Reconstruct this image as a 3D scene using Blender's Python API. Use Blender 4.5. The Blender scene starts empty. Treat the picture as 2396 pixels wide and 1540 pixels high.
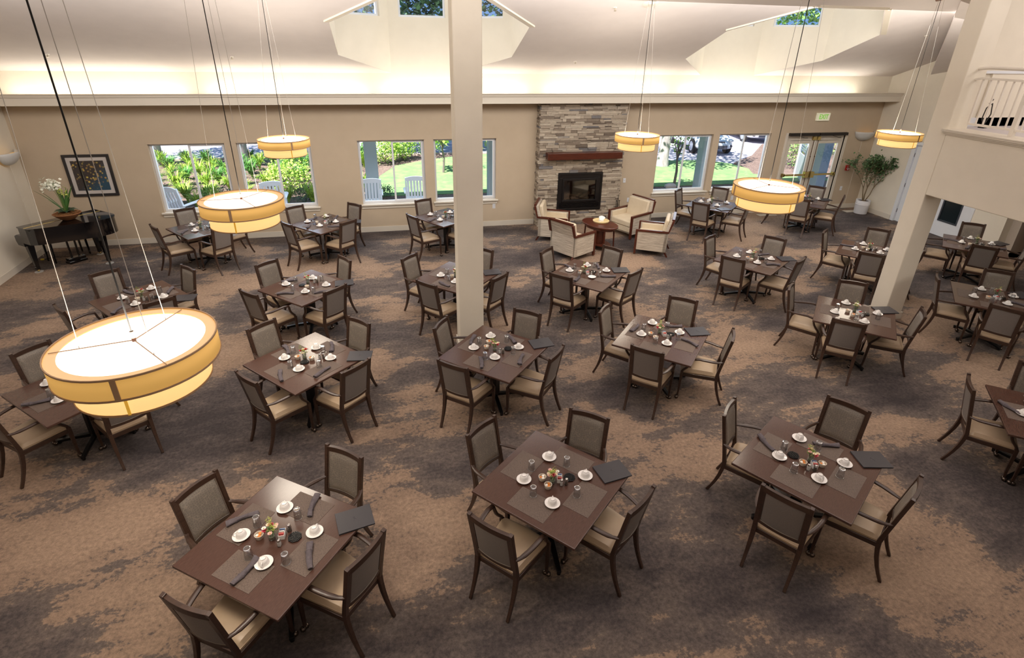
import bpy, math, random
from mathutils import Vector, Matrix
from mathutils.geometry import tessellate_polygon
random.seed(7)
PI = math.pi
SC = bpy.context.scene
COL = SC.collection
# ------------------------------------------------------------------ camera
RX = Vector((0.975882, -0.217612, 0.017303)); FW = Vector((0.204125, 0.881555, -0.425668))
FW.normalize(); RX = (RX - FW * RX.dot(FW)).normalized(); UP = RX.cross(FW).normalized()
cam = bpy.data.objects.new('camera', bpy.data.cameras.new('camera'))
cam.matrix_world = Matrix(((RX.x, UP.x, -FW.x, 0), (RX.y, UP.y, -FW.y, 0), (RX.z, UP.z, -FW.z, 4.36306), (0, 0, 0, 1)))
cam.data.sensor_width = 36; cam.data.lens = 1284.985 / 2396 * 36; cam.data.shift_y = -0.02962
cam.data.clip_start = 0.05; cam.data.clip_end = 300
COL.objects.link(cam); SC.camera = cam
# ------------------------------------------------------------------ view, world, sun
SC.view_settings.view_transform = 'Standard'; SC.view_settings.look = 'None'
SC.view_settings.gamma = 1; SC.view_settings.use_curve_mapping = False
SC.view_settings.exposure = 0.10
try:
    SC.cycles.use_denoising = True; SC.cycles.max_bounces = 8; SC.cycles.diffuse_bounces = 4
    SC.cycles.glossy_bounces = 3; SC.cycles.transmission_bounces = 4; SC.cycles.transparent_max_bounces = 12
    SC.cycles.sample_clamp_indirect = 4; SC.cycles.caustics_reflective = False; SC.cycles.caustics_refractive = False
except Exception: pass
wd = bpy.data.worlds.new('world'); SC.world = wd; wd.use_nodes = True
wd.node_tree.nodes['Background'].inputs[0].default_value = (0.20, 0.38, 0.75, 1)
wd.node_tree.nodes['Background'].inputs[1].default_value = 1.0
def light(name, kind, loc, energy, color=(1, 1, 1), size=1, size_y=None, direction=(0, 0, -1), spread=None):
    l = bpy.data.lights.new(name, kind); l.energy = energy; l.color = color
    if kind == 'AREA':
        l.shape = 'RECTANGLE'; l.size = size; l.size_y = size_y or size
        if spread: l.spread = spread
    elif kind == 'POINT': l.shadow_soft_size = size
    elif kind == 'SUN': l.angle = math.radians(0.7)
    o = bpy.data.objects.new(name, l); o.location = loc
    o.rotation_euler = Vector(direction).to_track_quat('-Z', 'Y').to_euler()
    COL.objects.link(o); return o
light('sun', 'SUN', (0, 0, 20), 13.0, (1, 0.96, 0.88), direction=(0.42, 0.35, -0.84))
# added soft fill lamps with no fixture: ridge, back of the hall, mezzanine
light('ridge_fill', 'AREA', (3, 3.2, 6.8), 170, (1, 0.95, 0.92), 15, 2.5, (0, 0.5, -0.85))
light('back_fill', 'AREA', (3, 9.3, 4.75), 330, (1, 0.96, 0.93), 18, 1.2, (0, 0.45, -0.9))  # unseen lamp added to brighten the back wall past the column
light('ceiling_fill', 'AREA', (1.5, 4.0, 5.6), 350, (1, 0.95, 0.95), 15, 1.2, (0, 0.5, 0.85))  # unseen lamp added to lift the sloped ceiling
light('mezzanine_fill', 'AREA', (3, -3.0, 5.6), 45, (1, 0.95, 0.92), 12, 2.5, (0, 0.9, -0.35))  # unseen fill added behind the camera
light('dormer_fill', 'AREA', (1.0, 11.7, 6.1), 40, (0.85, 0.92, 1), 2.2, 2.2, (0, 0, -1))  # added lamp standing in for daylight from the dormer windows
light('dormer_fill', 'AREA', (8.62, 11.7, 6.1), 40, (0.85, 0.92, 1), 2.2, 2.2, (0, 0, -1))  # same added stand-in for the right dormer
for x0, x1 in ((-7.2, -3.95), (-3.6, -0.3), (0.05, 3.4), (3.8, 7.0), (7.3, 10.4), (10.8, 12.6)):
    light('cove_light', 'AREA', ((x0 + x1) / 2, 13.27, 3.15), 5.2 * (x1 - x0), (1, 0.94, 0.82), x1 - x0, 0.08, (0, -0.02, 1))
for x in (-3.3, 1.0, 8.6, 11.7):
    light('porch_fill', 'AREA', (x, 14.7, 2.7), 150 if x < 10 else 70, (0.80, 0.89, 1), 3.4 if x < 10 else 1.6, 1.4, (0, -0.8, -0.6))  # hidden lamps added under the porch roof, standing in for bounced daylight
light('gallery_light', 'AREA', (11, 4.5, 6.0), 110, (1, 0.93, 0.88), 3, 3)
light('side_room_light', 'AREA', (11, 3.0, 3.0), 90, (1, 0.92, 0.82), 3, 3)
# ------------------------------------------------------------------ materials
MATS = {}
def lin(c):
    return tuple((v / 255 / 12.92 if v / 255 <= .04045 else ((v / 255 + .055) / 1.055) ** 2.4) for v in c)
class NT:
    def __init__(s, m): s.t = m.node_tree; s.n = s.t.nodes; s.l = s.t.links
    def a(s, typ, **kw):
        n = s.n.new(typ)
        for k, v in kw.items():
            if k.startswith('i_'):
                k = k[2:]; k = int(k) if k.isdigit() else k
                n.inputs[k].default_value = v
            else: setattr(n, k, v)
        return n
    def c(s, a, b): s.l.new(a, b)
    def ramp(s, fac, stops, interp='LINEAR'):
        r = s.n.new('ShaderNodeValToRGB'); e = r.color_ramp.elements; r.color_ramp.interpolation = interp
        while len(e) < len(stops): e.new(0.5)
        for i, (p, c) in enumerate(stops):
            e[i].position = p; e[i].color = (*c, 1) if len(c) == 3 else c
        s.c(fac, r.inputs[0]); return r.outputs[0]
    def noise(s, scale, detail=4, rough=0.55, vec=None, dist=0.0):
        n = s.a('ShaderNodeTexNoise', i_Scale=scale, i_Detail=detail, i_Roughness=rough, i_Distortion=dist)
        if vec is not None: s.c(vec, n.inputs['Vector'])
        return n.outputs['Fac']
    def coord(s, scale=(1, 1, 1), rot=(0, 0, 0), which='Object'):
        t = s.a('ShaderNodeTexCoord'); m = s.a('ShaderNodeMapping'); m.inputs['Scale'].default_value = scale
        m.inputs['Rotation'].default_value = rot; s.c(t.outputs[which], m.inputs['Vector']); return m.outputs[0]
def mat(name, rgb=(200, 200, 200), rough=0.6, metal=0.0, emit=None, estr=1.0, spec=0.5, alpha=1, trans=0, coat=0):
    if name in MATS: return MATS[name]
    m = bpy.data.materials.new(name); m.use_nodes = True; b = m.node_tree.nodes['Principled BSDF']
    b.inputs['Base Color'].default_value = (*lin(rgb), 1); b.inputs['Roughness'].default_value = rough
    b.inputs['Metallic'].default_value = metal; b.inputs['Specular IOR Level'].default_value = spec
    b.inputs['Coat Weight'].default_value = coat
    if trans: b.inputs['Transmission Weight'].default_value = trans
    if emit:
        b.inputs['Emission Color'].default_value = (*lin(emit), 1); b.inputs['Emission Strength'].default_value = estr
    MATS[name] = m; return m
def var(name, c1, c2, scale=8, rough=0.6, stretch=(1, 1, 1), bump=0.0, detail=5, lo=.35, hi=.65, spec=0.5, metal=0, coat=0, bscale=None):
    if name in MATS: return MATS[name]
    m = mat(name, c1, rough, metal, spec=spec, coat=coat); t = NT(m); b = t.n['Principled BSDF']
    v = t.coord(stretch); f = t.noise(scale, detail, vec=v)
    t.c(t.ramp(f, [(lo, lin(c1)), (hi, lin(c2))]), b.inputs['Base Color'])
    if bump:
        bp = t.a('ShaderNodeBump', i_Strength=bump, i_Distance=0.01)
        t.c(t.noise(bscale or scale * 3, 3, vec=v), bp.inputs['Height']); t.c(bp.outputs[0], b.inputs['Normal'])
    return m
M_wall = var('wall_taupe_paint', (190, 172, 148), (194, 176, 152), 3, .85, bump=.06, bscale=160)
M_cream = var('cream_paint', (224, 215, 198), (228, 219, 202), 3, .85, bump=.05, bscale=160)
M_ceil = var('ceiling_paint', (216, 207, 202), (220, 211, 206), 3, .9, bump=.04, bscale=160)
M_trim = mat('trim_paint', (214, 205, 190), .45)
M_white = mat('white_paint', (222, 224, 228), .4)
M_wood = var('espresso_wood', (54, 37, 28), (68, 48, 38), 14, .34, (1, 1, 6), spec=.5)
M_seat = var('beige_vinyl', (176, 152, 124), (183, 160, 133), 5, .42)
M_tablew = var('table_walnut', (70, 47, 39), (82, 57, 47), 22, .22, (1, 9, 1), spec=.55)
M_tedge = mat('table_edge', (60, 40, 33), .35)
M_blk = mat('black_metal', (22, 20, 20), .35, .3)
M_chrome = mat('chrome', (190, 186, 182), .18, 1)
M_china = mat('white_china', (232, 228, 224), .18, spec=.6)
M_nap = var('charcoal_napkin', (82, 74, 78), (96, 88, 92), 30, .9, bump=.5)
M_menu = mat('menu_cover', (52, 49, 53), .42)
M_paper = mat('paper', (236, 236, 236), .7)
M_lacq = mat('black_lacquer', (14, 12, 13), .09, coat=.6)
M_brass = mat('brass', (196, 170, 104), .25, .9)
M_rail = mat('rail_paint', (226, 218, 206), .35)
def glassmat(name, tint=(245, 250, 252), gl=.12, rough=.03):
    if name in MATS: return MATS[name]
    m = bpy.data.materials.new(name); m.use_nodes = True; t = NT(m)
    t.n.remove(t.n['Principled BSDF']); out = t.n['Material Output']
    tr = t.a('ShaderNodeBsdfTransparent'); tr.inputs[0].default_value = (*lin(tint), 1)
    g = t.a('ShaderNodeBsdfGlossy'); g.inputs['Roughness'].default_value = rough
    lw = t.a('ShaderNodeLayerWeight', i_Blend=.35); mx = t.a('ShaderNodeMixShader')
    mp = t.a('ShaderNodeMath', operation='MULTIPLY_ADD'); mp.inputs[1].default_value = .7; mp.inputs[2].default_value = gl
    t.c(lw.outputs['Facing'], mp.inputs[0]); t.c(mp.outputs[0], mx.inputs[0]); t.c(tr.outputs[0], mx.inputs[1]); t.c(g.outputs[0], mx.inputs[2])
    t.c(mx.outputs[0], out.inputs[0]); MATS[name] = m; return m
M_pane = glassmat('window_glass', (250, 252, 255), .02, .02)
M_glass = glassmat('drinking_glass', (252, 253, 254), .05, .08)
def carpet():
    m = mat('patterned_carpet', (110, 98, 88), .95, spec=.15); t = NT(m); b = t.n['Principled BSDF']
    v = t.coord((1, 1, 1)); v2 = t.coord((1.0, 1.35, 1), (0, 0, -.9)); v3 = t.coord((1, 2.2, 1), (0, 0, -.6))
    big = t.noise(.50, 12, .52, v2, .15); mid = t.noise(2.2, 12, .72, v3, .1); fine = t.noise(26, 4, .7, v); gr = t.noise(190, 2, .6, v)
    def ma(a, op, bb):
        n = t.a('ShaderNodeMath', operation=op); t.c(a, n.inputs[0])
        if isinstance(bb, (int, float)): n.inputs[1].default_value = bb
        else: t.c(bb, n.inputs[1])
        return n.outputs[0]
    f = ma(ma(big, 'MULTIPLY', .70), 'ADD', ma(mid, 'MULTIPLY', .30))
    f = ma(f, 'ADD', ma(ma(fine, 'SUBTRACT', .5), 'MULTIPLY', .10))
    base = t.ramp(f, [(.36, lin((64, 58, 58))), (.44, lin((82, 74, 72))), (.485, lin((98, 88, 83))), (.515, lin((108, 96, 88))), (.522, lin((136, 115, 99))), (.60, lin((152, 129, 110)))])
    mx = t.a('ShaderNodeMix', data_type='RGBA', blend_type='MULTIPLY'); mx.inputs[0].default_value = 1
    sp = ma(ma(fine, 'MULTIPLY', .55), 'ADD', ma(gr, 'MULTIPLY', .45))
    t.c(base, mx.inputs[6]); t.c(t.ramp(sp, [(.30, (.50, .50, .50)), (.5, (.98, .98, .98)), (.68, (1.4, 1.38, 1.34))]), mx.inputs[7])
    t.c(mx.outputs[2], b.inputs['Base Color'])
    bp = t.a('ShaderNodeBump', i_Strength=.5, i_Distance=.006); t.c(gr, bp.inputs['Height']); t.c(bp.outputs[0], b.inputs['Normal'])
    return m
M_carpet = carpet()
def fabric_pattern():
    m = mat('scalloped_upholstery', (122, 113, 104), .45); t = NT(m); b = t.n['Principled BSDF']
    v = t.coord((1, 1, 1)); vo = t.a('ShaderNodeTexVoronoi', feature='DISTANCE_TO_EDGE', i_Scale=46); t.c(v, vo.inputs['Vector'])
    vo.inputs['Randomness'].default_value = .55
    t.c(t.ramp(vo.outputs['Distance'], [(.02, lin((138, 128, 116))), (.10, lin((116, 108, 100)))]), b.inputs['Base Color'])
    return m
M_fabf = fabric_pattern()
M_fabb = var('grey_upholstery', (118, 111, 107), (126, 118, 113), 120, .5, bump=.2)
M_pipe = mat('piping', (128, 118, 108), .5)
def weave(name, c1, c2, sx, sy, rough=.7):
    m = mat(name, c1, rough); t = NT(m); b = t.n['Principled BSDF']
    f1 = t.noise(1, 2, .5, t.coord((sx, sy, 1))); f2 = t.noise(1, 2, .5, t.coord((sy, sx, 1)))
    a = t.a('ShaderNodeMath', operation='ADD'); t.c(f1, a.inputs[0]); t.c(f2, a.inputs[1])
    t.c(t.ramp(a.outputs[0], [(.82, lin(c1)), (1.18, lin(c2))]), b.inputs['Base Color']); return m
M_mat = weave('woven_placemat', (66, 54, 48), (102, 86, 76), 420, 60, .7)
def stripes():
    m = mat('striped_weave', (190, 180, 165), .8); t = NT(m); b = t.n['Principled BSDF']
    t.c(t.ramp(t.noise(1, 5, .7, t.coord((3, 3, 95))), [(.32, lin((120, 108, 96))), (.5, lin((188, 176, 160))), (.66, lin((216, 206, 190)))]), b.inputs['Base Color'])
    return m
M_stripe = stripes()
M_leather = var('cream_upholstery', (206, 190, 164), (212, 197, 172), 6, .55)
M_redwood = var('dark_cherry_wood', (70, 32, 20), (88, 42, 27), 9, .3, (1, 1, 8))
# ------------------------------------------------------------------ mesh helpers
class MB:
    def __init__(s): s.v = []; s.f = []; s.m = []; s.col = []
    def add(s, vs, fs, M=None, val=None):
        o = len(s.v)
        for p in vs: s.v.append(tuple(M @ Vector(p)) if M else tuple(p))
        for f in fs: s.f.append(tuple(i + o for i in f)); s.col.append(val if val is not None else 0.0)
        return s
    def box(s, x0, x1, y0, y1, z0, z1, M=None, val=None):
        return s.add([(x0, y0, z0), (x1, y0, z0), (x1, y1, z0), (x0, y1, z0), (x0, y0, z1), (x1, y0, z1), (x1, y1, z1), (x0, y1, z1)],
                     [(0, 3, 2, 1), (4, 5, 6, 7), (0, 1, 5, 4), (1, 2, 6, 5), (2, 3, 7, 6), (3, 0, 4, 7)], M, val)
    def prism(s, poly, z0, z1, M=None, val=None):
        n = len(poly); vs = [(p[0], p[1], z0) for p in poly] + [(p[0], p[1], z1) for p in poly]
        tri = tessellate_polygon([[Vector((p[0], p[1], 0)) for p in poly]])
        a = sum(poly[i][0] * poly[(i + 1) % n][1] - poly[(i + 1) % n][0] * poly[i][1] for i in range(n))
        fs = []
        for t_ in tri:
            x = [poly[i] for i in t_]; ar = (x[1][0] - x[0][0]) * (x[2][1] - x[0][1]) - (x[2][0] - x[0][0]) * (x[1][1] - x[0][1])
            t_ = tuple(t_) if ar > 0 else tuple(reversed(t_))
            fs.append(tuple(i + n for i in t_)); fs.append(tuple(reversed(t_)))
        for i in range(n):
            j = (i + 1) % n; fs.append((i, j, j + n, i + n) if a > 0 else (j, i, i + n, j + n))
        return s.add(vs, fs, M, val)
    def tube(s, pts, rad, n=8, caps=True, M=None, flat=1.0, val=None):
        pts = [Vector(p) for p in pts]; R = rad if isinstance(rad, (list, tuple)) else [rad] * len(pts)
        vs = []; fs = []; up = None
        for i, p in enumerate(pts):
            d = (pts[min(i + 1, len(pts) - 1)] - pts[max(i - 1, 0)]).normalized()
            if up is None: up = Vector((0, 0, 1)) if abs(d.z) < .9 else Vector((0, 1, 0))
            sd = d.cross(up).normalized(); up = sd.cross(d).normalized()
            for k in range(n):
                a = 2 * PI * (k + .5) / n; vs.append(p + (sd * math.cos(a) + up * math.sin(a) * flat) * R[i])
        for i in range(len(pts) - 1):
            for k in range(n):
                k2 = (k + 1) % n; fs.append((i * n + k, (i + 1) * n + k, (i + 1) * n + k2, i * n + k2))
        if caps: fs.append(tuple(range(n))); fs.append(tuple(reversed(range((len(pts) - 1) * n, len(pts) * n))))
        return s.add(vs, fs, M, val)
    def bar(s, pts, w, h, M=None):   # square section
        r = w / 2 * math.sqrt(2); return s.tube(pts, r, 4, True, M, h / w)
    def lathe(s, prof, n=20, M=None, val=None, close=False):
        vs = []; fs = []; m = len(prof)
        for k in range(n):
            a = 2 * PI * k / n
            for r, z in prof: vs.append((r * math.cos(a), r * math.sin(a), z))
        for k in range(n):
            k2 = (k + 1) % n
            for i in range(m - 1 if not close else m):
                j = (i + 1) % m; fs.append((k * m + i, k2 * m + i, k2 * m + j, k * m + j))
        return s.add(vs, fs, M, val)
    def ball(s, c, r, n=10, M=None, sc=(1, 1, 1)):
        T = Matrix.Translation(c) @ Matrix.Diagonal((*sc, 1)); T = M @ T if M else T
        return s.lathe([(max(r * math.cos(a), 1e-4), r * math.sin(a)) for a in [(-.5 + i / (n // 2 + 1)) * PI for i in range(n // 2 + 2)]], n, T)
    def quad(s, a, b, c, d, M=None, val=None): return s.add([a, b, c, d], [(0, 1, 2, 3)], M, val)
    def grid(s, fn, nu, nv, M=None):
        vs = [fn(i / nu, j / nv) for i in range(nu + 1) for j in range(nv + 1)]
        return s.add(vs, [(i * (nv + 1) + j, (i + 1) * (nv + 1) + j, (i + 1) * (nv + 1) + j + 1, i * (nv + 1) + j + 1) for i in range(nu) for j in range(nv)], M)
    def build(s, name, m, parent=None, smooth=True, bevel=0, colattr=False, solid=0):
        me = bpy.data.meshes.new(name); me.from_pydata([tuple(v) for v in s.v], [], s.f); me.update()
        if colattr:
            ca = me.color_attributes.new('tone', 'FLOAT_COLOR', 'CORNER'); i = 0
            for pi_, p in enumerate(me.polygons):
                for _ in p.loop_indices: ca.data[i].color = (s.col[pi_],) * 3 + (1,); i += 1
        me.materials.append(m)
        if smooth:
            for p in me.polygons: p.use_smooth = True
            try: me.set_sharp_from_angle(angle=math.radians(38))
            except Exception: pass
        o = bpy.data.objects.new(name, me); COL.objects.link(o)
        if parent: o.parent = parent
        if bevel:
            b = o.modifiers.new('bevel', 'BEVEL'); b.width = bevel; b.segments = 2; b.limit_method = 'ANGLE'; b.angle_limit = math.radians(40)
        if solid:
            b = o.modifiers.new('solid', 'SOLIDIFY'); b.thickness = solid
        return o
def T(x, y, z=0, rz=0): return Matrix.Translation((x, y, z)) @ Matrix.Rotation(rz, 4, 'Z')
LABELS = {}
def tag(o, label, cat, group=None, kind=None):
    if label: o['label'] = label
    if cat: o['category'] = cat
    if group: o['group'] = group
    if kind: o['kind'] = kind
    return o
def thing(name, loc=(0, 0, 0), rz=0, label=None, cat=None, group=None):
    o = bpy.data.objects.new(name, None); COL.objects.link(o); o.location = loc; o.rotation_euler = (0, 0, rz); o.empty_display_size = .1
    return tag(o, label, cat, group)
def struct(o, label=None, cat='structure'):
    o['kind'] = 'structure'; o['category'] = cat
    if label: o['label'] = label
    return o
KIDS = {}
def kids(o):
    if o.name not in KIDS: KIDS[o.name] = [c for c in bpy.data.objects if c.parent == o]
    return KIDS[o.name]
def dup(o, loc, rz, label=None, cat=None, group=None, keep=None):
    c = o.copy(); COL.objects.link(c); c.location = loc; c.rotation_euler = (0, 0, rz)
    tag(c, label, cat, group)
    for ch in kids(o):
        if keep and not keep(ch): continue
        d = ch.copy(); COL.objects.link(d); d.parent = c
        for g in kids(ch):
            e = g.copy(); COL.objects.link(e); e.parent = d
    return c
class Proto:
    """first use moves the thing itself, later uses copy it"""
    def __init__(s, o): s.o = o; s.used = False
    def put(s, loc, rz, label, cat, group=None):
        if not s.used:
            s.used = True; s.o.location = loc; s.o.rotation_euler = (0, 0, rz); tag(s.o, label, cat, group); kids(s.o)
            for k in kids(s.o): kids(k)
            return s.o
        return dup(s.o, loc, rz, label, cat, group)
# ------------------------------------------------------------------ room shell
WY = 13.48; XL = -7.43; XR = 13.65; ZT = 3.655; SL = 0.37
def cz(y): return ZT + SL * (WY - y)
fl = MB(); fl.box(-9.2, 14.6, -5, WY + .1, -.1, 0); struct(fl.build('floor', M_carpet, smooth=False), 'grey and tan patterned carpet floor')
WIN = [(-4.98, -3.46), (-3.22, -1.66), (-0.625, 0.905), (1.13, 2.65), (6.97, 8.525), (8.71, 10.265)]
WZ0, WZ1 = 0.70, 2.21; DX0, DX1, DZ = 10.80, 12.64, 2.12
w = MB(); zc = 3.12
edges = [XL - .3] + [v for a in WIN for v in a] + [DX0, DX1, XR + .3]
for i in range(0, len(edges), 2): w.box(edges[i], edges[i + 1], WY, WY + .18, 0, zc)
for a, b in WIN: w.box(a, b, WY, WY + .18, 0, WZ0 - .04); w.box(a, b, WY, WY + .18, WZ1, zc)
w.box(DX0, DX1, WY, WY + .18, DZ, zc)
struct(w.build('wall_back', M_wall, smooth=False), 'taupe window wall')
w = MB(); w.box(XL - .3, XR + .3, WY, WY + .18, zc, ZT + .02); struct(w.build('wall_upper', M_cream, smooth=False), 'cream wall above the light cove')
# side walls
def lx(y): return XL + .052 * (WY - y)
w = MB(); w.add([(lx(WY), WY + .18, 0), (lx(-5), -5, 0), (lx(-5) - .2, -5, 0), (lx(WY) - .2, WY + .18, 0), (lx(WY), WY + .18, 9), (lx(-5), -5, 9), (lx(-5) - .2, -5, 9), (lx(WY) - .2, WY + .18, 9)],
    [(0, 1, 5, 4), (2, 3, 7, 6), (1, 2, 6, 5), (0, 4, 7, 3), (4, 5, 6, 7), (0, 3, 2, 1)]); struct(w.build('wall_left', M_cream, smooth=False), 'cream left wall')
w = MB(); w.box(XR, XR + .2, 12.2, WY + .18, 0, 9); w.box(XR, XR + .2, 10.05, 12.2, 2.12, 9); w.box(XR, XR + .2, 9.3, 10.05, 0, 9)
w.box(XR, XR + .2, -5, 9.3, 3.0, 9); w.box(14.3, 14.5, -5, 9.3, 0, 3.0)
struct(w.build('wall_right', M_cream, smooth=False), 'cream right wall with a white door')
w = MB(); w.box(XR + .2, 14.3, 9.1, 9.3, 0, 3.0); w.box(XR, 14.3, -5, 9.3, 2.95, 3.0); w.box(14.22, 14.3, 8.0, 9.1, 0, 3.0); struct(w.build('wall_recess', mat('recess_paint', (176, 165, 152), .85), smooth=False), 'grey painted recess wall')  # one flat tone, darker than the cream walls, on all recess faces
w = MB(); w.box(-9.2, 14.6, -5.2, -5, 0, 9); struct(w.build('wall_front', M_cream, smooth=False), 'cream wall behind the mezzanine')
# ceiling with the two octagonal dormer wells
def octo(cx, wd_):
    h = wd_ / 2; k = wd_ * .2071; cy = WY - h
    return [(cx - k, WY), (cx - h, cy + k), (cx - h, cy - k), (cx - k, cy - h), (cx + k, cy - h), (cx + h, cy - k), (cx + h, cy + k), (cx + k, WY)]
O1 = octo(1.0, 3.55); O2 = octo(8.62, 3.62)
out = [(-9.2, WY)] + O1 + O2 + [(14.6, WY), (14.6, 1.5), (-9.2, 1.5)]
P3 = [Vector((x, y, cz(y))) for x, y in out]
tri = tessellate_polygon([[Vector((x, y, 0)) for x, y in out]])
c = MB(); vs = [tuple(p) for p in P3] + [(p.x, p.y, p.z + .15) for p in P3]; n = len(P3)
c.add(vs, [tuple(t_) for t_ in tri] + [tuple(i + n for i in t_) for t_ in tri] + [(i, (i + 1) % n, (i + 1) % n + n, i + n) for i in range(n)])
zr = cz(1.5)
c.add([(-9.2, 1.5, zr), (14.6, 1.5, zr), (14.6, -5.2, zr - 2), (-9.2, -5.2, zr - 2), (-9.2, 1.5, zr + .15), (14.6, 1.5, zr + .15), (14.6, -5.2, zr - 1.85), (-9.2, -5.2, zr - 1.85)],
      [(0, 1, 2, 3), (4, 5, 6, 7), (0, 1, 5, 4), (1, 2, 6, 5), (2, 3, 7, 6), (3, 0, 4, 7)])
struct(c.build('ceiling', M_ceil, smooth=False), 'pale sloped ceiling with two octagonal dormers')
wn = [0]
def frame_rect(mb, P, u, v, W_, H_, t, d, nrm):
    """rectangular frame: P lower-left corner, unit u, v, width, height, bar t, depth d along nrm"""
    P, u, v, nrm = map(Vector, (P, u, v, nrm))
    def bx(a0, a1, b0, b1):
        q = [P + u * a + v * b for a, b in ((a0, b0), (a1, b0), (a1, b1), (a0, b1))]
        mb.add([tuple(x) for x in q] + [tuple(x + nrm * d) for x in q], [(0, 3, 2, 1), (4, 5, 6, 7), (0, 1, 5, 4), (1, 2, 6, 5), (2, 3, 7, 6), (3, 0, 4, 7)])
    bx(0, W_, 0, t); bx(0, W_, H_ - t, H_); bx(0, t, t, H_ - t); bx(W_ - t, W_, t, H_ - t); return bx
for oi, O in enumerate((O1, O2)):
    # facet walls; the three facets towards the garden carry clerestory windows
    d = MB(); ztop = 6.35
    cx = sum(p[0] for p in O) / 8; cyy = sum(p[1] for p in O) / 8
    for i in range(8):
        a, b = O[i], O[(i + 1) % 8]; u = Vector((b[0] - a[0], b[1] - a[1], 0)); L = u.length; u.normalize()
        nr = Vector((u.y, -u.x, 0)); mid = Vector(((a[0] + b[0]) / 2 - cx, (a[1] + b[1]) / 2 - cyy, 0))
        if nr.dot(mid) < 0: nr = -nr
        za, zb = cz(a[1]) - .0, cz(b[1]) - .0
        def pc(a0, a1, z0, z1):  # piece between fractions along the facet
            q = []
            for f_, zz in ((a0, z0), (a1, z0), (a1, z1), (a0, z1)):
                z = zz if zz is not None else za + (zb - za) * f_
                q.append(Vector((a[0], a[1], 0)) + u * (L * f_) + Vector((0, 0, z if zz is not None else z + .003)) - nr * .004)
            d.add([tuple(x) for x in q] + [tuple(x + nr * .12) for x in q], [(0, 3, 2, 1), (4, 5, 6, 7), (0, 1, 5, 4), (1, 2, 6, 5), (2, 3, 7, 6), (3, 0, 4, 7)])
        if i in (7, 0, 6):
            pc(0, 1, None, 4.78); pc(0, .16, 4.78, 5.8); pc(.84, 1, 4.78, 5.8); pc(0, 1, 5.8, ztop)
            wn[0] += 1; fm = MB(); P = Vector((a[0], a[1], 4.78)) + u * (L * .16) + nr * .05
            bx = frame_rect(fm, P, u, (0, 0, 1), L * .68, 1.02, .04, .05, nr)
            root = thing('window_%d' % wn[0], (0, 0, 0)); root['kind'] = 'structure'; root['category'] = 'window'
            fm.build('window_frame', M_white, root, smooth=False)
            g = MB(); q = [P + nr * .03 + u * x + Vector((0, 0, z)) for x, z in ((0, 0), (L * .68, 0), (L * .68, 1.02), (0, 1.02))]; g.quad(*[tuple(x) for x in q]); g.build('pane', M_pane, root)
        else: pc(0, 1, None, ztop)
    d.prism(O, ztop, ztop + .1)
    struct(d.build('wall_dormer', M_cream, smooth=False), 'cream walls of the %s dormer well' % ('left' if oi == 0 else 'right'))
# cove shelf with crown moulding
cv = MB(); prof = [(13.0, 3.045), (13.0, 3.19), (12.975, 3.20), (12.965, 3.235), (12.945, 3.262), (13.05, 3.262), (13.05, 3.09), (WY, 3.09), (WY, 3.045)]
vs = [(x, y, z) for x in (XL - .1, XR) for y, z in prof]; k = len(prof)
tri = tessellate_polygon([[Vector((y, z, 0)) for y, z in prof]])
cv.add(vs, [(i, (i + 1) % k, (i + 1) % k + k, i + k) for i in range(k)] + [tuple(t_) for t_ in tri] + [tuple(j + k for j in t_) for t_ in tri])
struct(cv.build('trim_1', M_trim, smooth=False), 'long cream light cove with crown moulding')
# baseboards
def board(name, segs, h=.13):
    b = MB()
    for (x0, y0, x1, y1) in segs:
        u = Vector((x1 - x0, y1 - y0, 0)); L = u.length; M = Matrix.Translation((x0, y0, 0)) @ Matrix.Rotation(math.atan2(u.y, u.x), 4, 'Z')
        b.box(0, L, -.016, 0, 0, h, M)
    return struct(b.build(name, M_trim, smooth=False), 'pale painted baseboard', 'baseboard')
board('baseboard_back', [(XL, WY, 3.66, WY), (5.95, WY, DX0 - .09, WY), (DX1 + .09, WY, XR, WY)])
board('baseboard_left', [(lx(-5), -5, lx(WY), WY)])
board('baseboard_right', [(XR, WY, XR, 12.22), (XR, 10.02, XR, 9.3)])
# ------------------------------------------------------------------ windows of the back wall
def sliding(i, a, b):
    wn[0] += 1; r = thing('window_%d' % wn[0], (a, WY, WZ0)); r['kind'] = 'structure'; r['category'] = 'window'
    r['label'] = 'white sliding window, number %d from the left, garden behind' % (i + 1)
    W_ = b - a; H_ = WZ1 - WZ0
    f = MB(); frame_rect(f, (0, .09, 0), (1, 0, 0), (0, 0, 1), W_, H_, .05, .07, (0, 1, 0)); f.build('window_frame', M_white, r, smooth=False)
    m = MB(); s0 = W_ * .5; frame_rect(m, (s0, .075, .03), (1, 0, 0), (0, 0, 1), W_ - s0 - .03, H_ - .06, .045, .03, (0, 1, 0))
    m.build('sash', M_white, r, smooth=False)
    g = MB(); g.quad((.03, .115, .03), (W_ - .03, .115, .03), (W_ - .03, .115, H_ - .03), (.03, .115, H_ - .03)); g.build('pane', M_pane, r)
    s = MB(); s.box(-.05, W_ + .05, -.06, .09, -.035, -.0); s.box(-.03, W_ + .03, -.02, 0, -.11, -.035); s.build('window_sill', M_trim, r, smooth=False, bevel=.004)
    v = MB(); v.box(-.012, W_ + .012, -.012, 0, H_ - .004, H_ + .02); v.build('head_trim', M_wall, r, smooth=False)
for i, (a, b) in enumerate(WIN): sliding(i, a, b)
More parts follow.
